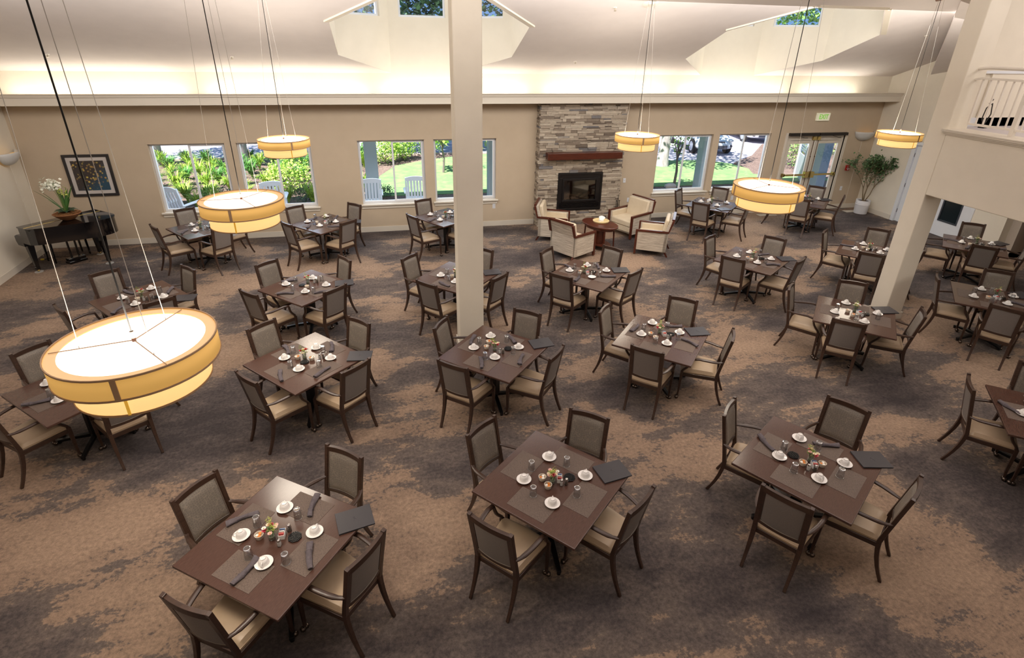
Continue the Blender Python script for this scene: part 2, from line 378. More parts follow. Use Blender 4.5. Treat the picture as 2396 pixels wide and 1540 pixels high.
# ------------------------------------------------------------------ glass double door
r = thing('door_1', (DX0, WY, 0)); r['kind'] = 'structure'; r['category'] = 'door'; r['label'] = 'white glazed double door with brass panic bars'
W_ = DX1 - DX0
f = MB(); f.box(-.08, 0, -.02, .06, 0, DZ + .08); f.box(W_, W_ + .08, -.02, .06, 0, DZ + .08); f.box(0, W_, -.02, .06, DZ, DZ + .08); f.build('door_frame', M_trim, r, smooth=False, bevel=.004)
for s in (0, 1):
    x0 = .01 + s * (W_ / 2); x1 = x0 + W_ / 2 - .02; lf = MB()
    frame_rect(lf, (x0, .03, .01), (1, 0, 0), (0, 0, 1), x1 - x0, DZ - .02, .13, .045, (0, 1, 0)); lf.box(x0 + .13, x1 - .13, .03, .075, .13, .30); lf.box(x0 + .13, x1 - .13, .03, .075, DZ - .22, DZ - .13)
    leaf = lf.build('door_leaf', M_trim, r, smooth=False)
    g = MB(); g.quad((x0 + .12, .055, .28), (x1 - .12, .055, .28), (x1 - .12, .055, DZ - .2), (x0 + .12, .055, DZ - .2)); g.build('pane', M_pane, leaf)
    b = MB(); b.box(x0 + .08, x1 - .08, -.05, -.02, 1.02, 1.07); b.box(x0 + .02 + (0 if s else x1 - x0 - .16), x0 + .14 + (0 if s else x1 - x0 - .16), -.07, .03, .96, 1.13); b.box(x0 + (x1 - x0 - .12 if s else .05), x0 + (x1 - x0 - .05 if s else .12), -.05, .03, 1.0, 1.09)
    b.build('panic_bar', M_brass, leaf, smooth=False, bevel=.004)
    xr = (x1 - .06) if s == 0 else (x0 + .06); b = MB(); b.tube([(xr, -.01, .12), (xr, -.01, .98)], .008, 6); b.tube([(xr, -.01, 1.12), (xr, -.01, DZ - .08)], .008, 6)
    b.ball((xr, -.012, 1.55), .018, 8); b.ball((xr, -.012, .55), .018, 8); b.build('latch_rod', mat('bronze', (92, 66, 40), .35, .7), leaf)
    k = MB(); k.box(xr - .05, xr + .05, -.03, .03, DZ - .12, DZ - .02); k.build('top_latch', M_brass, leaf, smooth=False, bevel=.004)
    h = MB(); h.box(x0 - .02 + s * .02, x1 + .0, -.11, -.02, DZ + .01, DZ + .085); h.build('door_closer', mat('closer_bronze', (46, 40, 36), .4, .3), leaf, smooth=False, bevel=.005)
    k = MB(); xa = x0 + .3 if s == 0 else x0 + .45; k.bar([(xa, -.07, DZ), (xa + .18, -.06, DZ - .05), (xa + .32, -.01, DZ - .06)], .018, .01); k.build('closer_arm', M_blk, leaf)
# white doors of the right wall
r = thing('door_2', (XR, 10.05, 0)); r['kind'] = 'structure'; r['category'] = 'door'; r['label'] = 'white double door in the right wall with a dark window'
f = MB(); f.box(-.02, .1, 0, .09, 0, 2.12); f.box(-.02, .1, 2.05, 2.15, 0, 2.12); f.box(-.02, .1, 0, 2.15, 2.06, 2.14); f.build('door_frame', M_white, r, smooth=False, bevel=.004)
for s in (0, 1):
    y0 = .10 + s * .975; lf = MB()
    if s == 0:
        frame_rect(lf, (.03, y0, .012), (0, 1, 0), (0, 0, 1), .965, 2.04, .24, .04, (1, 0, 0)); lf.box(.03, .07, y0 + .24, y0 + .725, .25, .40); lf.box(.03, .07, y0 + .24, y0 + .725, 1.2, 1.9)
        leaf = lf.build('door_leaf', M_white, r, smooth=False)
        fr = MB(); frame_rect(fr, (.018, y0 + .22, .38), (0, 1, 0), (0, 0, 1), .525, .86, .035, .02, (1, 0, 0)); fr.build('vision_frame', mat('pewter', (92, 96, 104), .3, .6), leaf, smooth=False)
        g = MB(); g.box(.035, .05, y0 + .24, y0 + .725, .40, 1.2); g.build('dark_pane', mat('dark_glass', (24, 34, 38), .12), leaf, smooth=False)
    else:
        lf.box(.03, .07, y0, y0 + .965, .012, 2.05); leaf = lf.build('door_leaf', M_white, r, smooth=False)
        for z in (.25, .95, 1.75):
            h = MB(); h.tube([(.02, y0 + .972, z), (.02, y0 + .972, z + .1)], .009, 6); h.build('hinge', M_chrome, leaf)
board('baseboard_recess', [(14.3, 9.1, XR + .2, 9.1)])
# tall brown cabinet in the recess of the side room
r = thing('wooden_cabinet', (14.0, 8.45, 0), 0, 'brown wooden cabinet at the right edge behind the farthest side table', 'cabinet')
b = MB(); b.box(-.28, .2, -.6, .2, .06, 2.2); b.build('body', var('brown_wood', (92, 58, 38), (112, 74, 50), 8, .4, (1, 1, 6)), r, smooth=False)
b = MB(); b.box(-.3, -.28, -.59, -.21, .1, 2.15); b.build('door', MATS['brown_wood'], r, smooth=False, bevel=.004)
b = MB(); b.box(-.3, -.28, -.19, .19, .1, 2.15); b.build('door', MATS['brown_wood'], r, smooth=False, bevel=.004)
b = MB(); b.box(-.24, .18, -.58, .18, 0, .06); b.build('plinth', M_blk, r, smooth=False)
# ------------------------------------------------------------------ columns, pier, balcony
b = MB(); b.box(.886, 1.25, 7.26, 7.617, 0, cz(7.3)); struct(b.build('wall_column', M_cream, smooth=False, bevel=.015), 'square painted column in the middle of the hall')
b = MB(); b.box(.870, 1.266, 7.244, 7.633, 0, .13); struct(b.build('baseboard_column', M_trim, smooth=False), 'baseboard round the middle column', 'baseboard')
PX0, PX1 = 8.345, 8.705
b = MB(); b.box(PX0, PX1, 6.98, 7.30, 0, cz(7.2)); b.box(PX0, PX1, -5, 6.98, 2.25, 3.19); b.box(PX0, PX1, -5, 6.98, 5.6, 9); struct(b.build('wall_balcony', M_cream, smooth=False, bevel=.012), 'cream balcony wall and pier on the right')
b = MB(); b.box(PX0 - .016, PX1 + .016, 6.964, 7.316, 0, .13); struct(b.build('baseboard_pier', M_trim, smooth=False), 'baseboard round the right pier', 'baseboard')
b = MB()
for i, (dz, dx) in enumerate(((0, .015), (.022, .03), (.044, .045))): b.box(PX0 - dx, PX0 + .02, -5, 7.0 + dx, 3.18 + dz, 3.202 + dz)
b.box(PX0 - .05, PX1, -5, 7.03, 3.246, 3.262); struct(b.build('trim_2', M_trim, smooth=False), 'stepped moulding along the balcony edge')
b = MB(); b.box(PX1, 14.5, -5, 7.3, 3.05, 3.25); struct(b.build('floor_gallery', mat('gallery_floor', (190, 182, 182), .6), smooth=False), 'upper gallery floor')
b = MB(); b.box(PX1, XR, 7.3, 7.42, 3.0, 8); b.box(9.2, XR, 7.27, 7.3, 3.25, 4.05); struct(b.build('wall_gallery', M_cream, smooth=False), 'cream upper gallery wall')
b = MB(); b.box(8.72, XR, 7.255, 7.27, 4.03, 4.07); b.box(8.72, XR, 7.27, 7.3, 3.25, 3.38); struct(b.build('trim_3', M_white, smooth=False), 'white chair rail and skirting of the upper gallery')
b = MB(); b.box(PX1, XR, -5, 7.3, 6.1, 6.2); struct(b.build('ceiling_gallery', M_ceil, smooth=False), 'upper gallery ceiling')
# raking soffit between right wall and pier
b = MB(); A0 = (XR, 12.35, 3.76); A1 = (XR, 9.0, 4.45); A2 = (10.15, 9.05, 5.13); up = .12
b.add([A0, A1, A2, (A0[0], A0[1], A0[2] + up), (A1[0], A1[1], A1[2] + 1.0), (A2[0], A2[1], A2[2] + up)], [(0, 2, 1), (3, 4, 5), (0, 1, 4, 3), (1, 2, 5, 4), (2, 0, 3, 5)])
struct(b.build('ceiling_soffit', M_ceil, smooth=False), 'raking soffit beside the right pier')
# railing
r = thing('balcony_railing', (PX0 + .2, 0, 3.262), 0, 'white painted metal railing with balusters on the upper gallery edge', 'railing')
b = MB(); b.tube([(0, 6.98, .845), (0, 6.82, .865), (0, .5, .865)], .024, 10); b.build('handrail', M_rail, r)
b = MB(); b.bar([(0, 6.98, .70), (0, 6.88, .72), (0, .5, .72)], .036, .03); b.build('top_rail', M_rail, r)
b = MB(); b.bar([(0, 6.86, .09), (0, .5, .09)], .034, .03); b.build('bottom_rail', M_rail, r)
for y in (6.2, 4.7, 3.2, 1.7): b = MB(); b.box(-.028, .028, y - .028, y + .028, 0, .87); b.build('post', M_rail, r, smooth=False)
b = MB(); b.box(-.012, .012, 6.85, 6.874, .09, .72); b.build('baluster', M_rail, r, smooth=False)
y = 6.75
while y > 4.8:
    if abs((y - 6.2)) > .04: b = MB(); b.box(-.009, .009, y - .009, y + .009, .09, .72); b.build('baluster', M_rail, r, smooth=False)
    y -= .108
# gallery ornament behind the railing
r = thing('metal_sculpture', (9.15, 7.1, 3.25), .3, 'dark diamond-shaped metal sculpture standing behind the balcony railing', 'sculpture')
b = MB(); b.box(-.06, .06, -.04, .04, 0, .02); b.build('base', M_blk, r, smooth=False)
b = MB(); P = [(0, 0, .03), (.12, 0, .2), (.05, 0, .36), (-.1, 0, .3), (-.13, 0, .14), (0, 0, .03)]; b.bar(P, .012, .012); b.bar([(-.06, 0, .36), (.03, 0, .42)], .012, .012); b.build('frame', M_blk, r)
# ------------------------------------------------------------------ small fittings on walls and ceiling
def plate(name, x, z, label, w_=.075, h_=.12, mt=None, slots=2):
    o = thing(name, (x, WY, z), 0, label, 'outlet' if 'outlet' in name else 'switch')
    b = MB(); b.box(-w_ / 2, w_ / 2, -.008, 0, -h_ / 2, h_ / 2); b.build('cover_plate', M_white, o, smooth=False, bevel=.003)
    b = MB(); n = slots
    for i in range(n):
        zz = (i - (n - 1) / 2) * .045; b.box(-.014, .014, -.012, -.008, zz - .014, zz + .014)
    b.build('socket' if 'outlet' in name else 'rocker', mat('plate_grey', (200, 200, 202), .5), o, smooth=False)
plate('power_outlet', 2.60, .52, 'white power outlet below the window right of the column')
plate('power_outlet', 6.28, .53, 'white power outlet on the wall right of the fireplace')
plate('power_outlet', -2.36, .33, 'white power outlet under the second window from the left')
plate('power_outlet', 9.42, .46, 'white power outlet below the last window before the glass doors')
plate('light_switch', 6.11, 1.06, 'white light switch on the wall right of the fireplace', slots=1)
plate('light_switch', 12.97, .60, 'white wall plate low between glass doors and potted tree', slots=1)
o = thing('fire_alarm_pull', (12.98, WY, 1.2), 0, 'red fire alarm pull station right of the glass doors', 'fire alarm')
b = MB(); b.box(-.055, .055, -.05, 0, -.075, .075); b.build('housing', mat('alarm_red', (170, 30, 28), .4), o, smooth=False, bevel=.006)
b = MB(); b.box(-.04, .04, -.06, -.05, -.03, -.008); b.box(-.012, .012, -.06, -.05, -.055, -.008); b.box(-.035, .0, -.056, -.05, .02, .035); b.build('handle', M_paper, o, smooth=False)
for i, (xc, yc, nm) in enumerate(((10.42, 13.17, 'behind the table by the glass doors'), (13.22, 13.1, 'beside the white pot of the tree'))):
    o = thing('floor_vent', (xc, yc, .0), 0, 'cream floor vent in the carpet ' + nm, 'vent', 'floor vents')
    b = MB(); frame_rect(b, (-.27, -.09, .004), (1, 0, 0), (0, 1, 0), .54, .18, .02, .008, (0, 0, 1)); b.build('frame', M_trim, o, smooth=False)
    b = MB()
    for k in range(12): b.box(-.25, .25, -.065 + k * .011, -.06 + k * .011, .004, .009)
    b.build('grille', M_trim, o, smooth=False)
def lit_text(txt, size, depth, name, m, parent, loc, rot, sx=1):
    cu = bpy.data.curves.new(name, 'FONT'); cu.body = txt; cu.size = size; cu.extrude = depth; cu.align_x = 'CENTER'; cu.align_y = 'CENTER'; cu.offset = size * .018
    tmp = bpy.data.objects.new('tmp', cu); me = bpy.data.meshes.new_from_object(tmp); bpy.data.objects.remove(tmp)
    me.materials.clear(); me.materials.append(m); o = bpy.data.objects.new(name, me); COL.objects.link(o); o.parent = parent; o.location = loc; o.rotation_euler = rot; o.scale = (sx, 1, 1); return o
o = thing('exit_sign', (11.73, WY, 2.62), 0, 'cream exit sign with green letters above the glass doors', 'sign')
b = MB(); b.box(-.2, .2, -.06, 0, -.1, .1); b.build('housing', mat('sign_cream', (226, 222, 196), .5, emit=(226, 222, 196), estr=.25), o, smooth=False, bevel=.006)
lit_text('EXIT', .17, .002, 'lettering', mat('exit_green', (120, 190, 60), .5, emit=(120, 190, 60), estr=.5), o, (0, -.063, 0), (PI / 2, 0, 0), .82)
def ceil_thing(name, x, y, label, cat, group=None):
    o = thing(name, (x, y, cz(y)), 0, label, cat, group); o.rotation_euler = (-math.atan(SL), 0, 0); return o
for x, y, l in ((-2.7, 10.13, 'in line with the left window pair, higher one'), (-5.9, 12.58, 'above the picture near the left wall'), (-2.78, 12.6, 'close above the cove over the second window'), (4.26, 12.64, 'close above the fireplace chimney'), (4.07, 10.1, 'between the two dormer wells, higher one'), (11.6, 10.9, 'beside the canopy of the rightmost pendant')):
    o = ceil_thing('fire_sprinkler', x, y, 'small white ceiling sprinkler ' + l, 'sprinkler', 'ceiling sprinklers')
    b = MB(); b.lathe([(.001, 0), (.035, 0), (.03, -.012), (.001, -.014)], 12); b.build('escutcheon', M_rail, o)
    b = MB(); b.tube([(0, 0, -.01), (0, 0, -.05)], .01, 6); b.lathe([(.001, -.05), (.022, -.05), (.022, -.054), (.001, -.054)], 10); b.build('sprinkler_head', mat('pale_metal', (180, 170, 150), .3, .5), o)
o = ceil_thing('smoke_detector', 4.64, 9.92, 'round white ceiling speaker beside the pendant left of the right dormer', 'detector')
b = MB(); b.lathe([(.001, -.02), (.10, -.02), (.13, -.01), (.135, 0)], 24); b.build('cover', M_rail, o)
b = MB(); b.lathe([(.001, -.026), (.06, -.026), (.07, -.018)], 20); b.build('grille', M_trim, o)
# sconces
def sconce(x, y, z, rz, label):
    o = thing('wall_sconce', (x, y, z), rz, label, 'wall lamp', 'half-bowl wall sconces')
    b = MB(); n = 14; P = []
    def fn(u, v):
        a = -PI * u; r = .26 * math.sin(v * PI / 2 * .98 + .02); h = -.24 * math.cos(v * PI / 2) 
        return (r * 1.15 * math.cos(a), r * .75 * math.sin(a), h)
    b.grid(fn, 18, 8); b.build('bowl', mat('sconce_plaster', (206, 204, 200), .5), o, solid=.012)
    b = MB(); b.prism([(.27 * math.cos(-PI * i / 12), .18 * math.sin(-PI * i / 12)) for i in range(13)], -.06, -.05); b.build('reflector', mat('sconce_glow', (214, 170, 90), .5, emit=(230, 176, 90), estr=.6), o, smooth=False)
    b = MB(); b.tube([(0, -.01, -.24), (0, -.01, -z)], .006, 5); b.build('wire', M_trim, o)
sconce(13.24, WY, 2.21, 0, 'white half-bowl sconce above the potted tree')
sconce(-7.34, 12.95, 2.19, math.radians(90 + 3), 'white half-bowl sconce on the left wall')
# framed picture
o = thing('framed_picture', (-6.21, WY, 1.58), 0, 'black framed abstract print of golden leaves above the piano', 'picture')
b = MB(); frame_rect(b, (-.44, -.035, -.445), (1, 0, 0), (0, 0, 1), .88, .89, .055, .035, (0, 1, 0)); b.build('frame', mat('frame_black', (42, 38, 38), .4), o, smooth=False, bevel=.004)
b = MB(); b.box(-.39, .39, -.02, -.012, -.395, .395); b.build('mount', mat('mount_grey', (196, 188, 182), .8), o, smooth=False)
m = mat('leaf_print', (60, 54, 52), .5); t = NT(m); bs = t.n['Principled BSDF']
vv = t.coord((1, 1, 1)); vo = t.a('ShaderNodeTexVoronoi', i_Scale=17); t.c(vv, vo.inputs['Vector'])
blob = t.ramp(vo.outputs['Distance'], [(.30, (1, 1, 1)), (.42, (0, 0, 0))]); hue = t.ramp(vo.outputs['Color'], [(.2, lin((96, 80, 66))), (.45, lin((176, 138, 78))), (.7, lin((196, 176, 84))), (.9, lin((120, 104, 92)))])
gx = t.a('ShaderNodeSeparateXYZ'); t.c(vv, gx.inputs[0]); sb = t.a('ShaderNodeMath', operation='SUBTRACT'); t.c(gx.outputs[0], sb.inputs[0]); t.c(gx.outputs[2], sb.inputs[1])
bg = t.ramp(sb.outputs[0], [(.0, lin((58, 50, 48))), (.35, lin((44, 74, 92)))])
mk = t.a('ShaderNodeMath', operation='MULTIPLY'); nz = t.noise(5, 4, .6, vv); t.c(blob, mk.inputs[0]); t.c(t.ramp(nz, [(.42, (0, 0, 0)), (.55, (1, 1, 1))]), mk.inputs[1])
mx = t.a('ShaderNodeMix', data_type='RGBA'); t.c(mk.outputs[0], mx.inputs[0]); t.c(bg, mx.inputs[6]); t.c(hue, mx.inputs[7]); t.c(mx.outputs[2], bs.inputs['Base Color'])
b = MB(); b.box(-.31, .31, -.026, -.02, -.315, .315); b.build('print', m, o, smooth=False)
TABLES = {
  1: {'t': [-1.084, 3.481, 53.7], 'ch': [[-0.03, 0.819, -92.1], [0.826, -0.025, 178.0], [0.042, -0.864, 86.3], [-0.8, -0.058, 4.5]], 'c': [[-0.111, 0.262], [0.252, 0.162], [0.16, -0.241], [-0.227, -0.096]], 'g': [[0.025, 0.234], [0.225, -0.005], [-0.229, 0.056], [-0.148, -0.238]], 'r': [[-0.06, 0.125]], 's': [[-0.051, -0.077], [0.085, -0.038]], 'v': [-0.024, 0.029], 'y': [0.032, -0.025], 'k': [0.059, -0.127], 'n': [[0.019, 0.39, 0.225, -33.9], [0.373, -0.039, 0.229, 27.1], [-0.032, -0.369, 0.228, -136.6], [-0.337, -0.02, 0.257, 4.0]], 'm': [0.403, -0.447, -41.9]},
  2: {'t': [1.255, 3.631, 42.0], 'ch': [[0.001, 0.829, -93.2], [0.803, 0.074, -169.4], [0.042, -0.822, 84.1], [-0.906, 0.028, 2.1]], 'c': [[-0.144, 0.221], [0.248, 0.194], [0.231, -0.208], [-0.234, -0.139]], 'g': [[0.017, 0.245], [0.259, 0.008], [-0.242, 0.055], [-0.022, -0.26]], 'r': [[-0.035, 0.092], [-0.088, -0.003]], 's': [[0.008, -0.086]], 'v': [-0.011, -0.001], 'y': [0.05, -0.036], 'k': [0.132, -0.097], 'n': [], 'm': [0.437, -0.38, -32.9]},
  3: {'t': [3.737, 3.377, 33.0], 'ch': [[-0.028, 0.818, -80.7], [0.935, -0.043, 179.3], [0.017, -0.824, 91.7], [-0.889, -0.075, 1.8]], 'c': [[-0.12, 0.228], [0.305, 0.189], [0.229, -0.254], [-0.167, -0.149]], 'g': [[0.029, 0.241], [-0.224, 0.056], [0.018, -0.274], [0.271, 0.004]], 'r': [[-0.061, 0.031], [0.052, -0.107]], 's': [[-0.101, -0.032], [-0.057, -0.075]], 'v': [0.044, -0.003], 'k': [0.006, 0.14], 'n': [[-0.009, 0.397, 0.236, -125.2], [0.425, -0.035, 0.232, -52.5]], 'm': [0.487, -0.423, -45.5]},
  4: {'t': [-3.598, 6.132, 47.1], 'ch': [[-0.029, 0.918, -84.4], [0.86, 0, 180], [0.065, -0.849, 79.4], [-0.835, -0.013, 5.8]], 'c': [[-0.158, 0.338], [-0.247, -0.131]], 'g': [[-0.248, 0.042]], 'r': [], 's': [], 'n': [[-0.389, 0.028, 0.259, -32.5], [-0.012, 0.452, 0.1, -29.9]]},
  5: {'t': [-1.16, 6.237, 42.1], 'ch': [[-0.025, 0.852, -88.6], [0.813, -0.061, -178.2], [0.041, -0.912, 90.0], [-0.83, -0.135, -1.2]], 'c': [[-0.138, 0.239], [0.257, 0.141], [0.203, -0.214], [-0.187, -0.121]], 'g': [[0.009, 0.263], [0.242, -0.019], [-0.22, -0.004], [-0.005, -0.266]], 'r': [[-0.038, 0.111], [0.051, -0.046]], 's': [[0.126, -0.106]], 'v': [0.013, 0.045], 'k': [-0.039, -0.03], 'n': [[-0.009, 0.391, 0.215, -111.5], [0.378, -0.002, 0.22, -128.1], [-0.402, -0.082, 0.264, -119.1], [-0.06, -0.439, 0.188, -170.7]], 'm': [0.459, -0.459, -49.8]},
  6: {'t': [1.178, 6.01, 47.3], 'ch': [[-0.098, 0.785, -78.7], [0.812, -0.029, -175.8], [0.033, -0.862, 92.0], [-0.855, 0.05, 1.8]], 'c': [[-0.091, 0.267], [0.29, 0.247], [0.231, -0.222], [-0.149, -0.092]], 'g': [[0.052, 0.272], [0.277, -0.011], [-0.226, 0.004], [0.068, -0.234]], 'r': [[0.003, 0.131], [0.131, 0.177]], 's': [[-0.009, -0.08], [0.013, -0.115]], 'v': [0.018, 0.013], 'k': [0.137, -0.118], 'n': [[0.074, 0.392, 0.262, 22.6], [0.366, -0.032, 0.15, 53.7], [-0.351, -0.015, 0.254, 36.6], [-0.014, -0.418, 0.265, 19.5]], 'm': [0.488, -0.42, -41.3]},
  7: {'t': [3.477, 5.929, 47.2], 'ch': [[-0.015, 0.844, -89.7], [0.908, -0.029, -176.2], [0.12, -0.865, 98.4], [-0.825, -0.032, -0.0]], 'c': [[-0.071, 0.265], [0.34, 0.236], [0.259, -0.173], [-0.14, -0.108]], 'g': [[0.087, 0.283], [0.302, 0.014], [-0.214, 0.028], [0.057, -0.202]], 'r': [[-0.004, 0.157], [-0.078, 0.065]], 's': [], 'v': [0.109, 0.066], 'y': [0.092, 0.005], 'k': [0.148, -0.067], 'n': [[0.054, 0.41, 0.227, -6.2], [0.469, -0.045, 0.144, -57.9], [0.05, -0.364, 0.244, -112.1]], 'm': [0.429, -0.373, -52.2]},
  8: {'t': [6.656, 6.017, 46.3], 'ch': [[0.024, 0.924, -93.7], [0.79, 0.097, -172.5], [0.072, -0.797, 92.6], [-0.848, 0.096, 2.1]], 'c': [[-0.068, 0.26], [0.387, 0.134], [0.225, -0.291], [-0.193, -0.122]], 'g': [[0.079, 0.243], [-0.168, -0.025], [0.03, -0.291]], 'r': [[0.08, 0.095], [-0.047, 0.025]], 's': [[0.018, -0.094]], 'v': [0.152, 0.005], 'y': [0.104, -0.045], 'k': [0.134, -0.131], 'n': [], 'm': [0.449, -0.391, -55.7]},
  9: {'t': [9.36, 6.111, 44.5], 'ch': [[-0.128, 0.797, -87.9], [0.803, -0.1, -174.8], [0, -0.84, 90], [-1.005, -0.005, -11.7]], 'c': [[-0.112, 0.26], [0.331, 0.124], [0.273, -0.288], [-0.156, -0.162]], 'g': [[0.101, 0.238], [0.103, -0.247]], 'r': [[-0.027, 0.065]], 's': [], 'v': [0.197, -0.049], 'n': [[-0.058, -0.311, 0.124, -109.0]]},
  10: {'t': [11.629, 8.319, 40.9], 'ch': [[0, 0.87, -90], [0.862, 0.063, -171.9], [0, -0.84, 90], [-0.89, -0.092, -0.0]], 'c': [[-0.01, 0.217], [0.441, 0.066], [0.259, -0.281]], 'g': [[0.149, 0.196]], 'r': [], 's': [], 'v': [0.336, -0.033], 'n': [[0.05, 0.394, 0.18, -95.9], [-0.321, 0.12, 0.268, -9.3]], 'm': [0.436, -0.414, -32.7]},
  11: {'t': [6.871, 3.403, 49.8], 'ch': [[-0.016, 0.829, -93.0], [0.86, 0, 180], [0, -0.84, 90], [-0.88, 0, 0]], 'c': [[-0.035, 0.303]], 'g': [], 'r': [], 's': [], 'n': [[0.041, 0.471, 0.286, -141.6]]},
  12: {'t': [9.128, 8.376, 41.5], 'ch': [[0.001, 0.838, -92.8], [0.907, -0.033, -177.1], [0, -0.84, 90], [-0.904, -0.076, 4.4]], 'c': [[-0.069, 0.241], [0.382, 0.149], [0.266, -0.268], [-0.019, -0.18]], 'g': [[0.181, 0.256]], 'r': [[0.102, 0.121], [0.057, 0.038]], 's': [[0.056, -0.051], [0.132, -0.1]], 'v': [0.22, 0.019], 'n': [[0.076, 0.397, 0.194, -83.7]]},
  13: {'t': [6.531, 8.375, 34.9], 'ch': [[0.005, 0.873, -92.3], [0.892, -0.07, -177.2], [-0.037, -0.833, 87.5], [-0.82, 0.063, 5.2]], 'c': [[-0.065, 0.269], [0.32, 0.173], [0.252, -0.252], [-0.129, -0.138]], 'g': [[0.078, 0.265], [0.401, 0.007], [-0.22, 0.011], [-0.008, -0.24]], 'r': [[-0.013, 0.086], [-0.049, -0.0]], 's': [[0.071, -0.079]], 'v': [0.118, 0.037], 'k': [0.138, -0.106], 'n': [[-0.017, -0.386, 0.257, -51.1], [0.392, -0.064, 0.095, -26.4]], 'm': [0.498, -0.449, -43.6]},
  14: {'t': [3.239, 8.267, 44.1], 'ch': [[0.057, 0.861, -90.9], [0.872, -0.074, 170.8], [0.036, -0.85, 79.2], [-0.831, 0.076, -0.0]], 'c': [[-0.071, 0.305], [0.335, 0.165], [0.307, -0.22]], 'g': [[0.085, 0.286], [0.338, 0.025], [0.003, -0.224]], 'r': [[-0.019, 0.124]], 's': [], 'v': [0.021, 0.069], 'y': [0.006, 0.003], 'k': [0.138, -0.05], 'o': [-0.102, -0.141], 'n': [[0.064, 0.449, 0.2, -122.4], [-0.316, 0.032, 0.295, 8.7], [0.088, -0.359, 0.261, -51.7], [0.458, -0.003, 0.296, -143.3]], 'm': [0.489, -0.405, -50.5]},
  15: {'t': [1.007, 8.539, 47.6], 'ch': [[-0.148, 0.882, -90.0], [0.86, 0, 180], [-0.059, -0.899, 84.1], [-0.908, -0.079, -4.9]], 'c': [[-0.115, 0.242]], 'g': [[0.011, 0.201], [-0.207, 0.009]], 'r': [[-0.035, 0.047]], 's': [], 'n': [[-0.385, -0.036, 0.311, -104.4]], 'm': [0.48, -0.406, -44.3]},
  16: {'t': [-1.401, 8.575, 45.6], 'ch': [[-0.06, 0.876, -92.4], [0.799, -0.036, 166.5], [-0.152, -0.863, 86.7], [-0.96, 0.055, 0.4]], 'c': [[-0.145, 0.314], [0.19, -0.239], [-0.167, -0.174]], 'g': [[0.015, 0.277], [0.28, -0.031], [-0.226, 0.047], [-0.102, -0.289]], 'r': [[-0.032, -0.049]], 's': [[0.166, 0.015]], 'v': [0.091, 0.086], 'k': [-0.018, 0.087], 'n': [[-0.022, 0.394, 0.213, -33.6], [-0.384, 0.024, 0.274, -51.6], [-0.028, -0.419, 0.192, -33.5]], 'm': [0.421, -0.398, -41.2]},
  17: {'t': [-3.763, 8.52, 41.1], 'ch': [[-0.101, 0.941, -94.2], [0.781, 0.099, -178.2], [-0.046, -0.804, 84.4], [-0.99, -0.033, -0.7]], 'c': [[-0.169, 0.233], [0.253, 0.271], [0.228, -0.194], [-0.14, -0.144]], 'g': [[0.019, 0.372], [-0.189, -0.029], [0.284, 0.038], [0.087, -0.162]], 'r': [[-0.048, 0.007]], 's': [], 'v': [0.027, 0.06], 'k': [0.164, -0.15], 'n': [[-0.384, -0.161, 0.271, 40.3], [0.405, -0.033, 0.223, 49.8], [-0.02, 0.383, 0.147, -80.8]], 'm': [0.415, -0.472, -42.0]},
  18: {'t': [-3.813, 12.051, 38.3], 'ch': [[0.026, 0.852, -95.2], [0.86, 0, 180], [-0.029, -0.958, 96.6], [-0.892, -0.008, -2.9]], 'c': [[-0.093, 0.311], [-0.205, -0.108]], 'g': [[-0.193, 0.122], [-0.024, -0.261]], 'r': [[-0.099, 0.018]], 's': [], 'v': [-0.029, 0.04], 'n': [[-0.383, -0.033, 0.256, 45.2]]},
  19: {'t': [-1.383, 11.978, 42.8], 'ch': [[-0.099, 0.886, -99.5], [0.843, 0.013, -177.3], [-0.109, -0.904, 89.6], [-0.95, -0.042, -5.0]], 'c': [[-0.193, 0.347], [0.299, 0.358], [0.177, -0.129], [-0.213, -0.087]], 'g': [[0.095, 0.454], [-0.222, 0.076], [0.052, -0.072], [0.263, 0.131]], 'r': [[-0.099, 0.148]], 's': [], 'v': [0.062, 0.229], 'y': [0.041, 0.046], 'n': [[-0.377, 0.064, 0.275, 40.2], [-0.057, -0.351, 0.207, -43.7], [0.395, 0.118, 0.237, 39.3], [0.023, 0.484, 0.167, 33.5]]},
  20: {'t': [1.219, 12.032, 34.6], 'ch': [[0.006, 0.812, -102.0], [0.86, 0, 180], [0, -0.84, 90], [-0.992, -0.06, -4.7]], 'c': [[-0.174, 0.339], [-0.286, -0.129]], 'g': [[-0.098, 0.24], [-0.263, -0.054]], 'r': [[-0.067, 0.007]], 's': [], 'v': [-0.009, 0.001], 'n': [[-0.426, 0.007, 0.277, 19.0]]},
  21: {'t': [7.897, 12.03, 41.7], 'ch': [[-0.045, 0.9, -92.6], [0.882, 0.093, -175.3], [-0.019, -0.882, 90.1], [-0.963, 0.006, -1.3]], 'c': [[0.013, 0.3], [-0.099, -0.143], [0.316, -0.256]], 'g': [[0.104, 0.282], [0.101, -0.267], [0.387, 0.0]], 'r': [[0.049, 0.132]], 's': [], 'v': [0.131, 0.063], 'n': [], 'm': [-0.321, -0.422, -36.9]},
  22: {'t': [10.498, 11.947, 43.4], 'ch': [[0, 0.87, -90], [0.845, -0.139, 175.3], [0, -0.84, 90], [-0.88, 0, 0]], 'c': [[0.486, 0.085], [0.355, -0.259]], 'g': [], 'r': [], 's': [], 'v': [0.501, -0.064], 'n': []},
}
